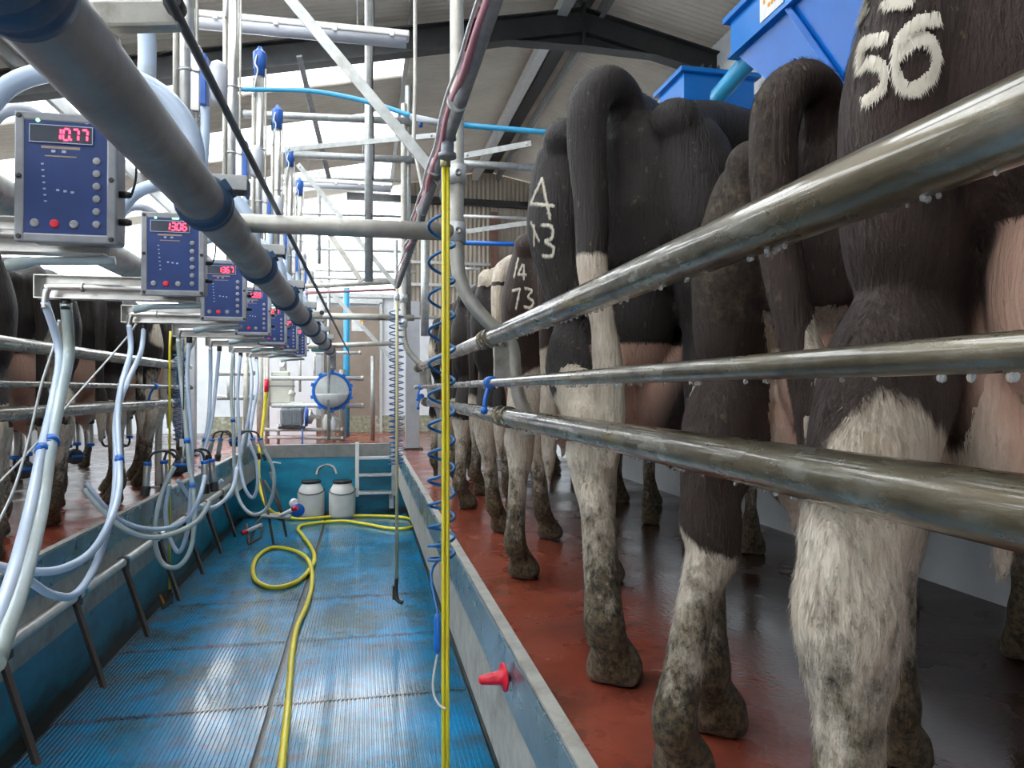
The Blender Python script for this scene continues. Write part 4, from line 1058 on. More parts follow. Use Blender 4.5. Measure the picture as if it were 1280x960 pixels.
    esweep(bm,[(V_((0,2.10,1.33)),.10,.085),(V_((0,2.22,1.27)),.105,.095),(V_((0,2.36,1.17)),.078,.075),(V_((0,2.48,1.08)),.062,.06),(V_((0,2.56,1.02)),.07,.055)],6)
    for sx in(-1,1):
        esweep(bm,[(V_((sx*.09,2.10,1.36)),.02,.02),(V_((sx*.16,2.07,1.37)),.03,.045),(V_((sx*.24,2.05,1.34)),.012,.02)],4,12,(0,0,1))
        ball(bm,(sx*.092,2.20,1.315),(.022,.03,.026)); 
    tl=tail or [((0,.03,1.36),.045),((0,-.045,1.33),.042),((0,-.085,1.22),.034),((0,-.085,1.0),.028),((.0,-.08,.8),.024),((.01,-.085,.66),.036),((.01,-.085,.52),.03),((.01,-.08,.40),.012)]
    esweep(bm,[(V_(p),r,r) for p,r in tl],7,14)
    for v in bm.verts:
        wz=min(max((v.co.z-.45)/.35,0),1); wy=min(max((v.co.y-.45)/.5,0),1); v.co.x*=(1+(W-1)*wz)*(1-wy)+.82*wy; v.co*=s
    bmesh.ops.recalc_face_normals(bm,faces=bm.faces[:])
    me=bpy.data.meshes.new('tmp'); bm.to_mesh(me); bm.free()
    o=bpy.data.objects.new('tmp',me); COL.objects.link(o)
    m=o.modifiers.new('r','REMESH'); m.mode='VOXEL'; m.voxel_size=voxel; m.use_smooth_shade=True
    m=o.modifiers.new('s','SMOOTH'); m.factor=.6; m.iterations=max(2,int(.050/voxel))
    dg=bpy.context.evaluated_depsgraph_get(); dg.update()
    me2=bpy.data.meshes.new_from_object(o.evaluated_get(dg)); bpy.data.objects.remove(o,do_unlink=True)
    me2.name=name
    n=len(me2.vertices); co=np.empty(n*3,'f'); me2.vertices.foreach_get('co',co); co=co.reshape(-1,3)/s
    x,y,z=co.T; x=x/(1+(W-1)*np.clip((z-.45)/.35,0,1))
    c=coat(x,y,z).astype('f')
    md=np.interp(z,[0,.10,.2,.34,.50,.7],[.80,.75,.62,.50,.36,.22])
    if mud is not None: md=np.maximum(md,mud(x,y,z))
    ud=((x/(.155*u))**2+((y-.34)/.27)**2+((z-.72)/.26)**2)
    ud=np.clip((1.22-ud)*3,0,1)*(z<uz)*(np.abs(x)<.16)
    ud=np.maximum(ud, np.clip((1-((x/.09)**2+((y-.08)/.12)**2+((z-.80)/.20)**2))*4,0,1)*(z<uz))
    for nm,a in(('coat',c),('mud',md.astype('f')),('udder',ud.astype('f'))):
        at_=me2.attributes.new(nm,'FLOAT','POINT'); at_.data.foreach_set('value',np.ascontiguousarray(a,dtype='f'))
    me2.materials.clear(); me2.materials.append(M[mat])
    for p in me2.polygons: p.use_smooth=True
    return me2
def cow_obj(me, loc, rz, label, grp):
    o=bpy.data.objects.new('cow',me); COL.objects.link(o); o.location=(loc[0],loc[1],PZ+.002); o.rotation_euler=(0,0,R(rz))
    tag(o,label,'cow',grp); return o
def sm(a,lo,hi): return np.clip((a-lo)/(hi-lo),0,1)
# coat fields: > 0 black, < 0 white  (units ~ metres * slope)
def coatA(x,y,z):
    lim=.635+.06*np.sin(9*x+2)+.05*np.sin(23*x+y*8)
    c=np.clip((z-lim)*3,-1,1)
    inner=(np.abs(x)<.12*(1-(z-.6)/.42))&(z<.98)&(y<.35)
    c=np.where(inner,-.5*np.ones_like(z),c)
    knee=((x+.21)**2/.004+(y-.14)**2/.01+(z-.62)**2/.03)
    c=np.where((x<-.16)&(y>.16)&(z>.30)&(z<.68),np.maximum(c,.2-.0*knee)*np.where(y>.24,1,-1),c)
    c=np.where((x<0)&(z<.60)&(y<.30),-.6,c)
    return c
def coatB(x,y,z):
    c=np.clip((z-.50-.05*np.sin(14*x))*4,-1,1)
    c=np.where((x>0)&(z<.75)&(y<.6),-.6,c)
    c=np.where((np.abs(x)<.10)&(z<.98)&(y<.5)&(y>.0),-.5,c)
    t=(y<-.035)&(np.abs(x)<.2)&(z<.98)
    c=np.where(t&(x+np.sin(z*30)*.012>.01),-.4,c)
    return c
def coatC(x,y,z):
    c=np.clip((z-.68-.05*np.sin(11*x+1))*4,-1,1)
    c=np.where((y>.75)&(z>1.05),-.6,c)
    t=(y<-.045)&(np.abs(x)<.2)
    c=np.where(t,np.clip((z-.98)*5,-1,1),c)
    c=np.where((x>0)&(z<.9)&(z>.42)&(y<.5)&(y>-.05),.35,c)
    return c
def coatD(x,y,z):
    c=np.clip((z-.80-.10*np.sin(8*x+1.2))*4,-1,1)
    return np.where((x>.02)&(z>.5)&(z<.8)&(y<.3),-.6,c)
def coatE(x,y,z):
    top=(z>1.26)&(y<.6)
    c=np.where(top,-.5,.4); c=np.where((np.abs(x)<.06)&(z>.9)&(z<1.25)&(y<.1),-.1,c)
    return np.where(z<.62,-.6,c)
def coatF(x,y,z):
    c=np.where(z<.55,-.35,.12*np.ones_like(z)); return c
def coatG(x,y,z):
    return np.where(z<.66,-.5,.22)
def tailC():
    return [((0,.07,1.35),.046),((-.0,.01,1.385),.046),((-.01,-.055,1.395),.045),((-.03,-.10,1.35),.043),((-.035,-.11,1.25),.040),((-.025,-.11,1.08),.035),((-.02,-.12,.94),.031),((.0,-.12,.82),.025),((.01,-.12,.72),.032),((.015,-.115,.62),.034),((.015,-.11,.50),.014)]
def tailB():
    return [((.01,.08,1.36),.046),((.01,.02,1.42),.047),((-.015,-.05,1.44),.048),((-.045,-.10,1.39),.047),((-.055,-.115,1.28),.044),((-.045,-.115,1.10),.039),((-.02,-.12,.94),.036),((.01,-.12,.80),.040),((.02,-.12,.66),.036),((.02,-.11,.52),.014)]
def tailA():
    return [((0,.05,1.37),.045),((.02,-.04,1.40),.045),((.03,-.11,1.33),.042),((.03,-.13,1.18),.040),((.02,-.13,1.0),.034),((.02,-.125,.85),.030),((.02,-.12,.72),.04),((.02,-.12,.58),.034),((.02,-.11,.46),.014)]
mA=cow_mesh('cow',.0095,coatA,'coat_brown',rl=dict(hock=(-.20,-.11,.46),hoof=(-.19,-.10),f=1.25),rr=dict(hock=(.16,.05,.53),hoof=(.15,.16)),tail=tailA(),H=1.44,seed=1,udder=1.0,W=1.02)
mB=cow_mesh('cow',.0095,coatB,'coat_brown',rl=dict(hock=(-.19,-.10,.52),hoof=(-.23,-.20),f=1.3),rr=dict(hock=(.15,.03,.55),hoof=(.15,.10)),tail=tailB(),H=1.29,seed=2,W=1.14,
     mud=lambda x,y,z:np.where((x<-.05)&(z>.95)&(y<.35),.44+.05*(x<-.13),.0)+np.where((x>.05)&(z>1.22)&(y<.3),.55,0))
mC=cow_mesh('cow',.0095,coatC,'coat_near',rl=dict(hock=(-.045,-.05,.52),hoof=(.02,-.12),f=1.3,t=.055),rr=dict(hock=(.22,-.06,.50),hoof=(.27,-.26),f=1.25),tail=tailC(),uz=.78,H=1.55,seed=3,W=1.22)
mD=cow_mesh('cow',.013,coatD,'coat_brown',rl=dict(hock=(-.16,.0,.54),hoof=(-.16,.0)),rr=dict(hock=(.15,.04,.54),hoof=(.15,.12)),H=1.40,seed=4)
mE=cow_mesh('cow',.016,coatE,'coat_near',H=1.40,seed=5)
mF=cow_mesh('cow',.018,coatF,'coat_far',rl=dict(hock=(-.15,.0,.54),hoof=(-.15,.02)),H=1.40,seed=6)
mG=cow_mesh('cow',.018,coatG,'coat_far',rr=dict(hock=(.15,.0,.54),hoof=(.15,.0)),H=1.42,seed=7)
gr='cows standing on the right platform'; gl_='cows standing on the left platform'
cA=cow_obj(mA,(.775,.67),-50,'huge dark brown cow nearest on the right, branded 56, white lower leg',gr)
cB=cow_obj(mB,(.85,1.24),-42,'dark brown cow with muck on its hip, between cow 56 and the black cow',gr)
cC=cow_obj(mC,(.665,1.82),-38,'black cow with raised curling tail and brand 4 over 43 on its thigh',gr)
cD=cow_obj(mD,(.71,2.62),-42,'brown black cow with brand 14 over 73, just behind the black one',gr)
cE=cow_obj(mE,(.69,3.45),-48,'black cow with white top of rump, fifth along the right rails',gr)
cF=cow_obj(mF,(.69,4.28),-48,'patched cow behind the white-rumped one on the right',gr)
cG=cow_obj(mG,(.69,5.1),-48,'patched cow beyond the bent near post, second last on the right',gr)
cH=cow_obj(mF,(.69,5.9),-48,'last cow on the right platform, beside the far bent post',gr)
lab=['dark cow at the left picture edge, nearest on the left platform','dark cow with white-striped tail behind the far-left hoses','black cow branded 8 on the left platform','dark cow between the second and third hose pairs on the left','last dark cow on the left platform, beyond the left rails']
Ls=[cow_obj(m,(-1.66,y),48,l,gl_) for m,y,l in zip((mG,mF,mG,mF,mG),(3.35,4.1,4.92,5.72,6.5),lab)]

# eyes
for cw,me in((cA,mA),(cB,mB),(cC,mC),(cD,mD)):
    for sx in(-1,1):
        b=B(); s_=1.0; ball(b,(sx*.108,2.205,1.318),(.014,.02,.018))
        mm=mesh_from('eye',b,'black_rubber'); e=bpy.data.objects.new('eye',mm); COL.objects.link(e); e.parent=cw

# hair: short blades on the skin of the three nearest cows (one part each)
def blades(name, cow, P, N, D, L, W, m, attrs=None):
    """P base, N normal, D direction, local coords"""
    n=len(P); S=np.cross(N,D); S/=np.linalg.norm(S,axis=1)[:,None]+1e-9
    L=L[:,None]; V3=np.empty((n,3,3),'f')
    V3[:,0]=P-S*W[:,None]; V3[:,1]=P+S*W[:,None]; V3[:,2]=P+D*L+N*L*.28
    me=bpy.data.meshes.new(name); me.vertices.add(n*3); me.vertices.foreach_set('co',V3.ravel())
    me.loops.add(n*3); me.loops.foreach_set('vertex_index',np.arange(n*3,dtype='i'))
    me.polygons.add(n); me.polygons.foreach_set('loop_start',np.arange(0,n*3,3,dtype='i')); me.polygons.foreach_set('loop_total',np.full(n,3,dtype='i'))
    me.update(); me.validate()
    if attrs:
        for k,a in attrs.items():
            t=me.attributes.new(k,'FLOAT','POINT'); t.data.foreach_set('value',np.repeat(a,3).astype('f'))
    me.materials.append(M[m]); o=bpy.data.objects.new(name,me); COL.objects.link(o); o.parent=cow; o['kind']='stuff'
    return o
def coat_hair(cow, me, mat, count, sel, Lr=(.008,.018)):
    rg=np.random.default_rng(5)
    n=len(me.vertices); co=np.empty(n*3,'f'); me.vertices.foreach_get('co',co); co=co.reshape(-1,3)
    no=np.empty(n*3,'f'); me.vertices.foreach_get('normal',no); no=no.reshape(-1,3)
    at_={}
    for k in('coat','mud','udder'):
        a=np.empty(n,'f'); me.attributes[k].data.foreach_get('value',a); at_[k]=a
    idx=np.nonzero(sel(co)&(at_['udder']<.4))[0]; idx=rg.choice(idx,count)
    P=co[idx]+rg.normal(0,.004,(count,3)); N=no[idx]; P-=N*(np.einsum('ij,ij->i',P-co[idx],N))[:,None]
    D=np.tile(np.array([0,-.15,-1.]),(count,1))+rg.normal(0,.22,(count,3)); D-=N*np.einsum('ij,ij->i',D,N)[:,None]; D/=np.linalg.norm(D,axis=1)[:,None]+1e-9
    L=rg.uniform(*Lr,count); 
    blades('coat_hair',cow,P.astype('f'),N,D,L,np.full(count,.0009),mat,{k:at_[k][idx] for k in at_})
coat_hair(cA,mA,'coat_brown',60000,lambda c:(c[:,1]<.5)&(c[:,2]>.1))
coat_hair(cB,mB,'coat_brown',40000,lambda c:(c[:,1]<.45)&(c[:,2]>.1))
coat_hair(cC,mC,'coat_near',40000,lambda c:(c[:,1]<.45)&(c[:,2]>.1),(.006,.013))

# freeze brands: white hair growing along the strokes of each numeral
def brand(cow, me, strokes, wpx, name, lenm, dens=125, m='brand_hair'):
    bpy.context.view_layer.update()
    mw=wmat(cow); inv=mw.inverted(); n=len(me.vertices)
    bvh=BVHTree.FromPolygons([v.co for v in me.vertices],[p.vertices for p in me.polygons])
    o_=inv@C0; rg=random.Random(9); P=[];N=[]
    for st in strokes:
        st=[Vector((a,b_,0)) for a,b_ in st]; st=cat(st,6) if len(st)>2 else [st[0]+(st[1]-st[0])*i/6 for i in range(7)]
        L=sum((q-p).length for p,q in zip(st,st[1:])); cnt=int(dens*L/10)
        for _ in range(cnt):
            i=rg.randrange(len(st)-1); p=st[i]+(st[i+1]-st[i])*rg.random()
            px=p.x+rg.gauss(0,wpx*.42); py=p.y+rg.gauss(0,wpx*.42)
            w=at(px,py,d=1.0); d=(inv@w-o_).normalized()
            h=bvh.ray_cast(o_,d)
            if h[0] is None: continue
            P.append(h[0]+h[1]*.001); N.append(h[1])
    if not P: return
    P=np.array(P,'f');N=np.array(N,'f'); k=len(P); g=np.random.default_rng(3)
    D=np.tile(np.array([0,0,-1.]),(k,1))+g.normal(0,.15,(k,3)); D-=N*np.einsum('ij,ij->i',D,N)[:,None]; D/=np.linalg.norm(D,axis=1)[:,None]
    o=blades(name,cow,P,N,D,g.uniform(lenm*.5,lenm*1.3,k),np.full(k,lenm*.055),m); o['label']='white freeze-branded numeral'
    return o
mk('brand_hair',(.80,.74,.62),(.62,.55,.44),.6,0,40,0)
five=[[(1108,42),(1080,48)],[(1080,48),(1078,78)],[(1078,80),(1092,72),(1106,82),(1104,104),(1082,122)]]
brand(cA,mA,five,4.2,'brand_numeral',.016)
six=[[(1172,18),(1150,22),(1128,42),(1120,70),(1124,96),(1140,106),(1162,92),(1171,64),(1160,44),(1142,46),(1122,66)]]
brand(cA,mA,six,4.5,'brand_numeral',.016)
brand(cA,mA,[[(1086,-20),(1082,8),(1076,22)],[(1108,0),(1140,-4)]],4,'brand_numeral',.016)
brand(cC,mC,[[(678,222),(664,253)],[(664,253),(692,256)],[(678,222),(688,272)]],1.7,'brand_numeral',.009)
brand(cC,mC,[[(668,280),(668,306)],[(664,276),(674,300)]],1.2,'brand_numeral',.008,160)
brand(cC,mC,[[(678,280),(690,282),(690,296),(682,300),(692,308),(690,318),(678,318)]],1.6,'brand_numeral',.009)
brand(cD,mD,[[(648,322),(643,345)]],1.2,'brand_numeral',.010)
brand(cD,mD,[[(653,330),(648,342)],[(648,342),(658,342)],[(655,330),(655,348)]],1.2,'brand_numeral',.010)
brand(cD,mD,[[(641,362),(650,360)],[(650,360),(645,385)]],1.2,'brand_numeral',.010)
brand(cD,mD,[[(656,359),(665,362),(660,370),(667,376),(663,383),(655,382)]],1.2,'brand_numeral',.010)
brand(Ls[2],mG,[[(97,410),(93,414),(97,419),(101,423),(97,428),(92,424),(97,419),(101,414),(97,410)]],.9,'brand_numeral',.012)

# clusters on the udders of left cows
cluster((-1.83,4.42,PZ+.30),.8,'milking cluster attached under the second left cow',[(-.07,-.05,.1),(.07,-.05,-.1),(-.06,.10,.1),(.06,.10,-.1)],False,True)
cluster((-1.86,5.22,PZ+.30),.8,'milking cluster attached under the branded left cow',[(-.07,-.05,.1),(.07,-.05,-.1),(-.06,.10,.1),(.06,.10,-.1)],False,True)
cluster((-1.86,6.03,PZ+.30),.8,'milking cluster attached under the fourth left cow',[(-.07,-.05,.1),(.07,-.05,-.1),(-.06,.10,.1),(.06,.10,-.1)],False,True)
# ============================================================ PIT END, HOPPERS
DE=9.65
# receiver jar
c=at(415,489,d=9.75)
jr=empty('receiver_jar',(c.x,c.y,c.z-.27),0,'round glass milk jar in a blue clamp ring above the pit end','jar')
def dome(R0,sgn,c,k0=0,n=10,seg=32):
    return [(R0*math.cos(a),sgn*R0*math.sin(a)) for a in [math.pi/2*i/n*.985 for i in range(n+1)]]
b=B(); lathe(b,dome(.225,1,c),c,(0,-1,0),32); ob('glass_front', b,'jar_glass',jr)
b=B(); lathe(b,dome(.225,1,c),Vector(c)+Vector((0,.005,0)),(0,1,0),32); ob('steel_back', b,'galv_light',jr)
# milk: lower part of inner sphere
b=B(); n=24; lev=-.03; Rm=.212; rings=[]
for i in range(7):
    z=-Rm*.995+(lev+Rm*.995)*i/6; r=math.sqrt(max(Rm*Rm-z*z,1e-5)); rings.append([b.verts.new(Vector(c)+Vector((r*math.cos(2*math.pi*k/n),r*math.sin(2*math.pi*k/n)*.93,z))) for k in range(n)])
for p,q in zip(rings,rings[1:]):
    for k in range(n): b.faces.new((p[k],p[(k+1)%n],q[(k+1)%n],q[k])).smooth=True
b.faces.new(rings[-1]); b.faces.new(rings[0][::-1]); ob('milk', b,'milk',jr)
b=B(); N=48; tube(b,[Vector(c)+Vector((.243*math.cos(2*math.pi*k/N),-.0,.243*math.sin(2*math.pi*k/N))) for k in range(N+1)],.022,10)
for k in range(10):
    a=2*math.pi*k/10+.3; box(b,Vector(c)+Vector((.272*math.cos(a),-.01,.272*math.sin(a))),(.035,.05,.05),Matrix.Rotation(-a,3,'Y'),.006)
ob('clamp_ring', b,'blue_clip',jr)
b=B(); tube(b,[Vector(c)+Vector((.0,.02,.22)),Vector(c)+Vector((0,.02,.36))],.03,14); tube(b,cat([Vector(c)+Vector((.02,.0,-.22)),Vector(c)+Vector((.02,0,-.32)),Vector(c)+Vector((.10,0,-.38))],4),.02,12); ob('neck', b,'stainless',jr)
# frame carrying jar and pump
fm=empty('equipment_frame',(-.9,10.05,PZ),0,'galvanised pipe frame carrying the jar and the pump','frame')
def fp(a,b_,r,m='galv_light',nm='rail'):
    b=B(); tube(b,[a,b_],r,12); ob(nm, b,m,fm)
for (x0,y0,x1,y1,r) in((340,473,453,473,.03),(340,507,453,507,.03),(330,537,428,537,.026),(335,547,428,548,.02),(395,441,450,441,.022)):
    fp(at(x0,y0,d=10.0),at(x1,y1,d=10.0),r)
    b=B(); e=at(x1,y1,d=10.0); lathe(b,[(r+.006,-.02),(r+.006,.02)],e,(1,0,0),12); ob('end_cap', b,'galv_pipe',fm)
for (x,y0,y1,r) in((325,430,553,.045),(334,430,553,.03),(428,462,552,.04),(348,530,553,.02),(418,535,553,.02),(375,440,490,.018),(393,445,475,.018)):
    fp(at(x,y0,d=10.05),at(x,y1,d=10.05),r,'galv_pipe','upright')
# motor and pump
c=at(365,521,d=9.9); pm=empty('pump',(c.x,c.y,c.z-.15),0,'grey finned pump motor with blue flange beside the jar','pump')
b=B(); box(b,c,(.30,.22,.24),None,.03)
for k in range(9): box(b,Vector(c)+Vector((-.12+k*.03,0,0)),(.006,.25,.265),None,.002)
ob('motor', b,'motor_grey',pm)
b=B(); lathe(b,[(.08,-.02),(.135,-.015),(.135,.015),(.08,.03)],Vector(c)+Vector((.19,0,0)),(1,0,0),20); ob('flange', b,'blue_plastic',pm)
b=B(); lathe(b,[(.05,0),(.10,.01),(.10,.05),(.05,.07),(.03,.09),(.03,.16)],Vector(c)+Vector((.21,0,.0)),(1,0,0),20); ob('pump_head', b,'stainless',pm)
b=B(); lathe(b,[(.025,-.16),(.05,-.13),(.055,-.02),(.03,.03),(.02,.06)],Vector(c)+Vector((.46,-.02,-.03)),(0,0,1),14); ob('filter_bowl', b,'tank_white',pm)
b=B(); lathe(b,[(.02,-.15),(.04,-.12),(.045,-.02),(.025,.03),(.02,.05)],Vector(c)+Vector((.56,-.02,-.05)),(0,0,1),14); ob('filter_bowl', b,'white_plastic',pm)
b=B(); box(b,Vector(c)+Vector((0,0,-.145)),(.34,.24,.03),None,.003); ob('bed', b,'dark_steel',pm)
# white tank
c=at(351,487,d=10.25); tk=empty('white_tank',(c.x,c.y,c.z-.22),0,'cream plastic tank strapped behind the pump','tank')
b=B(); box(b,Vector(c)+Vector((0,0,-.02)),(.36,.28,.42),None,.05); box(b,Vector(c)+Vector((0,0,.22)),(.24,.2,.08),None,.02); ob('body', b,'tank_white',tk)
b=B(); box(b,Vector(c)+Vector((0,0,.05)),(.365,.285,.022),None,.004); ob('strap', b,'motor_grey',tk)
b=B(); lathe(b,[(.05,0),(.05,.14)],Vector(c)+Vector((.03,0,.25)),(0,0,1),16); ob('neck', b,'stainless',tk)
b=B(); box(b,at(372,509,d=10.1),(.19,.14,.16),None,.02); tube(b,[at(368,493,d=10.05),at(362,490,d=10.0)],.035,12); ob('junction_housing', b,'tank_white',None,'small cream housing standing on the pump motor','housing')
tt=empty('teal_tray',at(405,437,d=9.8),0,'dark teal tray over the jar','tray'); b=B(); box(b,at(402,437,d=9.8),(.26,.2,.06),None,.01); ob('tray', b,'teal_paint',tt)
# churns
def churn(px,lab):
    X=-(455-px)*9.4/918; Y=(9.4-X*.2011)/.98
    rt=empty('milk_churn',(X,Y,0),0,lab,'churn','white churns at the end of the pit')
    b=B(); lathe(b,[(.150,.0),(.165,.01),(.170,.04),(.172,.30),(.168,.335),(.118,.425),(.112,.435),(.112,.455)],(X,Y,.003),(0,0,1),28); ob('body', b,'churn_white',rt)
    b=B(); lathe(b,[(.113,.440),(.124,.442),(.126,.468),(.118,.476),(.05,.478)],(X,Y,.003),(0,0,1),24); ob('lid', b,'black_rubber',rt)
    b=B(); N=14; tube(b,[(X+.170*math.cos(a),Y+.172*math.sin(a)-.004,.365-.055*math.sin(-a)) for a in [math.pi+math.pi*k/N for k in range(N+1)]],.006,8); ob('strap', b,'dark_steel',rt)
churn(389,'white milk churn with black lid, left of the pair'); churn(428,'white milk churn with black lid, right one beside the ladder')
b=B(); tube(b,cat([at(396,594,d=9.5),at(398,586,d=9.55),at(407,581,d=9.6),at(417,584,d=9.55),at(421,593,d=9.5)],5),.016,10); ob('churn_hose', b,'grey_lag',None,'grey hose looping between the lids of the two churns','hose')
# ladder
ld=empty('ladder',(.15,9.8,.25),0,'short stainless ladder hung on the end wall of the pit','ladder')
for x,m in((-.09,'fixture'),(.385,'galv_light')):
    b=B(); box(b,(x,9.78,.60),(.05,.06,.72),None,.004); ob('stringer', b,m,ld)
for z in(.755,.53,.295):
    b=B(); box(b,(.147,9.74,z),(.43,.19,.028),None,.003)
    for k in range(11): box(b,(-.05+k*.04,9.70,z+.018),(.016,.10,.01))
    ob('tread', b,'galv_light',ld)
b=B(); box(b,(.36,9.8,.16),(.06,.05,.18),None,.003); ob('foot', b,'white_plastic',ld)
# wire ring hanging on end plate
b=B(); cc=at(386,561,d=9.72); tube(b,[cc+Vector((.065*math.cos(a),0,.065*math.sin(a))) for a in [2*math.pi*k/20 for k in range(21)]],.005,6); ob('wire_ring', b,'beige_hose',None,'thin ring of cord hanging on the end plate','ring')
b=B(); tube(b,[at(378,536,d=9.75),at(378,560,d=9.72)],.012,8); ob('blue_strap', b,'blue_plastic',None,'short dark blue strap hanging below the pump','strap')
b=B(); tube(b,[at(335,577,d=9.4),at(351,579,d=9.4)],.010,8); ob('white_pin', b,'white_plastic',None,'thin white rod sticking out before the blue end wall','rod')
# yellow vertical hose at left of the pit end
b=B(); tube(b,cat([at(333,488,d=8.9),at(331,510,d=8.9),at(327,545,d=8.8),at(323,580,d=8.7),at(325,610,d=8.5),at(333,632,d=8.3),at(342,641,d=8.3),at(350,643,d=8.35)],6),.022,12)
yv=ob('yellow_standing_hose', b,'yellow_hose',None,'thick yellow hose hung upright beside the stand at the pit end','hose')
b=B(); tube(b,[at(333,474,d=8.9),at(333,490,d=8.9)],.028,12); ob('coupling', b,'red_plastic',yv)
# rack stand
c0=at(345,683,Z=0.0)
rk=empty('rack_stand',(c0.x,c0.y,0),0,'dark folding metal rack stand on the pit floor holding brushes','stand')
def I(px,py,d): return at(px,py,d=d)
fd=[((313,680,7.6),(320,655,7.9),(333,640,8.0)),((311,680,7.6),(326,672,7.75),(328,655,7.9)),((342,680,7.6),(335,640,7.8),(326,598,7.9)),((358,671,7.8),(350,630,7.9),(338,590,8.0)),((305,640,7.9),(330,642,7.85),(352,650,7.8)),((330,600,7.9),(342,622,7.85),(352,640,7.8)),((308,655,7.8),(311,680,7.6),(313,681,7.6))]
for q in fd:
    b=B(); tube(b,[I(*p) for p in q],.014,8); ob('leg', b,'frame_iron',rk)
b=B(); box(b,I(345,645,7.8),(.30,.22,.02),Matrix.Rotation(.1,3,'Y'),.004); ob('tray', b,'grey_steel',rk)
def brush(a,b_,lab,m1,m2):
    o=B(); tube(o,[I(*a),I(*b_)],.022,12); t=ob('hand_tool', o,m1,None,lab,'tool'); o=B(); e=I(*a); tube(o,[e,e+(I(*a)-I(*b_)).normalized()*.06],.026,12); ob('grip', o,m2,t)
brush((366,637,7.7),(348,646,7.75),'white handled tool with red end lying on the rack stand','white_plastic','red_plastic')
brush((309,664,7.7),(327,656,7.8),'white tool with red end poking out low beside the rack stand','white_plastic','red_plastic')
b=B(); c=I(372,638,7.8); lathe(b,[(.02,-.02),(.07,-.02),(.075,0),(.07,.02),(.02,.02)],c,(.2,-1,0),20); ob('brush_disc', b,'blue_clip',None,'round blue brush head on the rack stand','brush')
b=B(); lathe(b,[(.02,-.04),(.045,-.02),(.05,.02),(.03,.045)],I(367,629,7.85),(.4,-1,.3),14); ob('white_cup', b,'white_plastic',None,'white plastic cup on the rack stand','cup')
# yellow floor hose
pts=[(346,1010),(352,960),(360,880),(365,820),(371,785),(383,758),(390,732),(389,712),(380,697),(362,687),(340,685),(323,695),(316,711),(321,727),(343,735),(372,727),(390,708),(393,696),(388,683),(377,668),(373,661),(382,656),(425,651.5),(455,655),(490,661),(512,660),(518,653),(500,646.5),(430,645),(372,649),(350,643)]
P=[]
for k,(a,b_) in enumerate(pts):
    p=at(a,b_,Z=.022); p.z=.024
    if k in(14,15,16,17): p.z=.024
    if k in(7,8): p.z=.040
    P.append(p)
P[-1].z=.06
b=B(); tube(b,cat(P,7),.0195,14); ob('floor_hose', b,'yellow_hose',None,'long yellow wash hose looping over the blue rubber mats','hose')
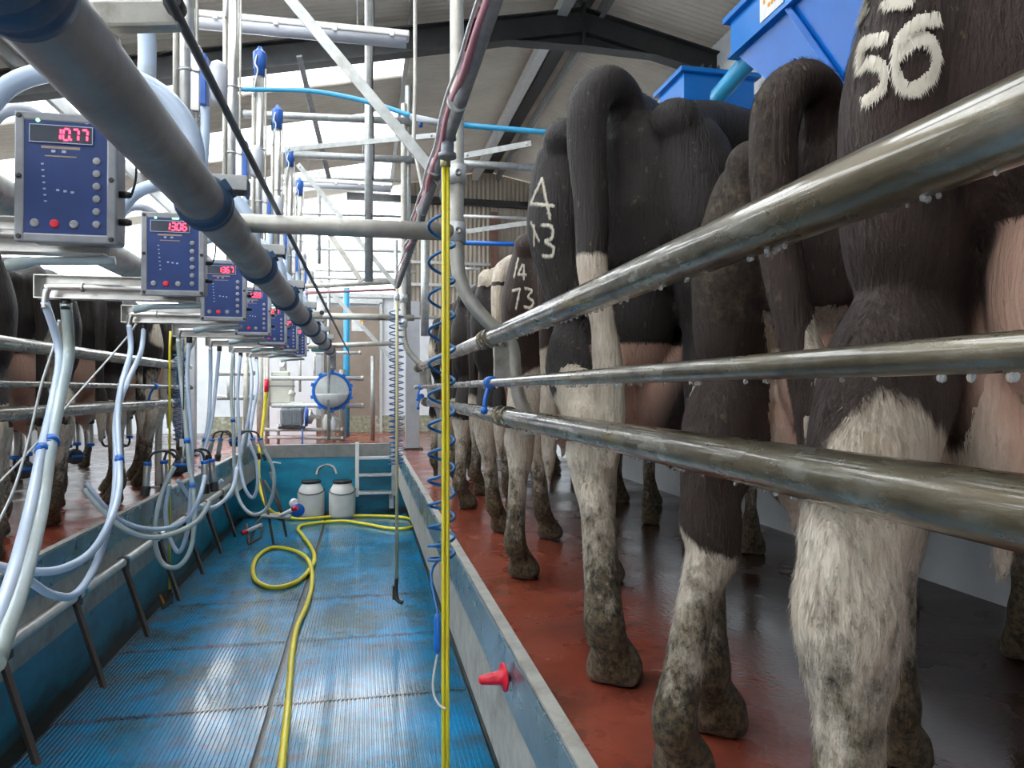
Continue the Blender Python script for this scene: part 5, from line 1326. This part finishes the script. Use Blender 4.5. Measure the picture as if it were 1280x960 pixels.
# feed hoppers
def hopper(xa,xb,ya,yb,zt,zb,lab,nribs):
    rt=empty('feed_hopper',((xa+xb)/2,(ya+yb)/2,zb),0,lab,'hopper','blue feed hoppers over the right-hand cows')
    zr=zt-.21; b=B()
    box(b,((xa+xb)/2,(ya+yb)/2,(zt+zr)/2),(xb-xa,yb-ya,.21),None,.004); ob('rim', b,'hopper_side',rt)
    b=B(); box(b,((xa+xb)/2,(ya+yb)/2,zt+.012),(xb-xa+.07,yb-ya+.07,.035),None,.006); ob('lid', b,'hopper_side',rt)
    # lower lip
    b=B(); box(b,((xa+xb)/2,(ya+yb)/2,zr),(xb-xa+.03,yb-ya+.03,.014),None,.002); ob('lip', b,'hopper_side',rt)
    b=B(); i=.03; ym=(ya+yb)/2; xm=(xa+xb)/2+.08
    T=[(xa+i,ya+i),(xb-i,ya+i),(xb-i,yb-i),(xa+i,yb-i)]; L=[(xm-.12,ym-.35),(xm+.12,ym-.35),(xm+.12,ym+.25),(xm-.12,ym+.25)]
    tv=[b.verts.new((x,y,zr)) for x,y in T]; lv=[b.verts.new((x,y,zb)) for x,y in L]
    b.faces.new(tv[::-1]); b.faces.new(lv)
    for k in range(4): b.faces.new((tv[k],tv[(k+1)%4],lv[(k+1)%4],lv[k]))
    ob('funnel', b,'hopper_blue',rt)
    for k in range(nribs):
        t=(k+1)/(nribs+1); y1=ya+i+(yb-ya-2*i)*t; y2=ym-.35+.6*t
        b=B(); bar(b,(xa+i,y1,zr),(xm-.12,y2,zb),.07,.035,.006); ob('rib', b,'hopper_blue',rt)
    for yy in (ya+.12,yb-.12):
        b=B(); box(b,((xb+XW)/2,yy,zr+.12),(XW-xb+.02,.05,.05),None,.003); ob('support_arm', b,'galv',rt)
    return rt
h=hopper(2.1,2.75,1.7,3.86,3.81,2.72,'big blue feed hopper with white sticker, nearest above the cows',3)
b=B(); box(b,(2.096,3.42,3.71),(.004,.22,.15)); s_=ob('sticker', b,'sticker',h)
b=B()
for k in range(6): box(b,(2.092,3.36+k*.025,3.735+.012*math.sin(k*2)),(.003,.016,.014+.008*(k%2)))
for k in range(3): box(b,(2.092,3.38+k*.03,3.69),(.003,.018,.02))
ob('sticker_print', b,'orange_plastic',s_)
h=hopper(2.1,2.62,4.49,4.9,3.79,3.2,'smaller blue feed hopper farther away, left of the big one',2)
b=B(); box(b,(2.63,4.46,3.52),(.05,.03,.09),None,.004); box(b,(2.60,4.45,3.53),(.03,.03,.03),None,.003); ob('latch', b,'hopper_side',h)
b=B(); r_=.055; P0=Vector((2.215,3.80,3.60)); P1=Vector((2.20,4.20,3.52)); dd=(P1-P0).normalized()
tube(b,[P0,P1,P1+dd*.03,P1+dd*.05],[r_,r_,r_*.8,r_*.3],20); ob('auger_tube', b,'water_pipe',None,'short light blue feed tube between the two hoppers','tube')

# water drops under the near rails
random.seed(11)
for nm,x,z,r in (('rump_rail',.45,1.84,.031),('rump_rail.001',.51,1.553,.0315),('vacuum_pipe',.43,1.676,.0145)):
    b=B()
    for k in range(70):
        y=random.uniform(.3,2.6); q=random.uniform(.002,.0038)
        lathe(b,[(.0004,-q*1.2),(q*.8,-q*.8),(q,0),(q*.6,q*.9),(.0004,q*1.3)],(x+random.uniform(-.006,.006),y,z-r-q*.5),(0,0,1),6)
    p_=bpy.data.objects.get(nm)
    o=ob('water_drops',b,'jar_glass',p_); o['kind']='stuff'
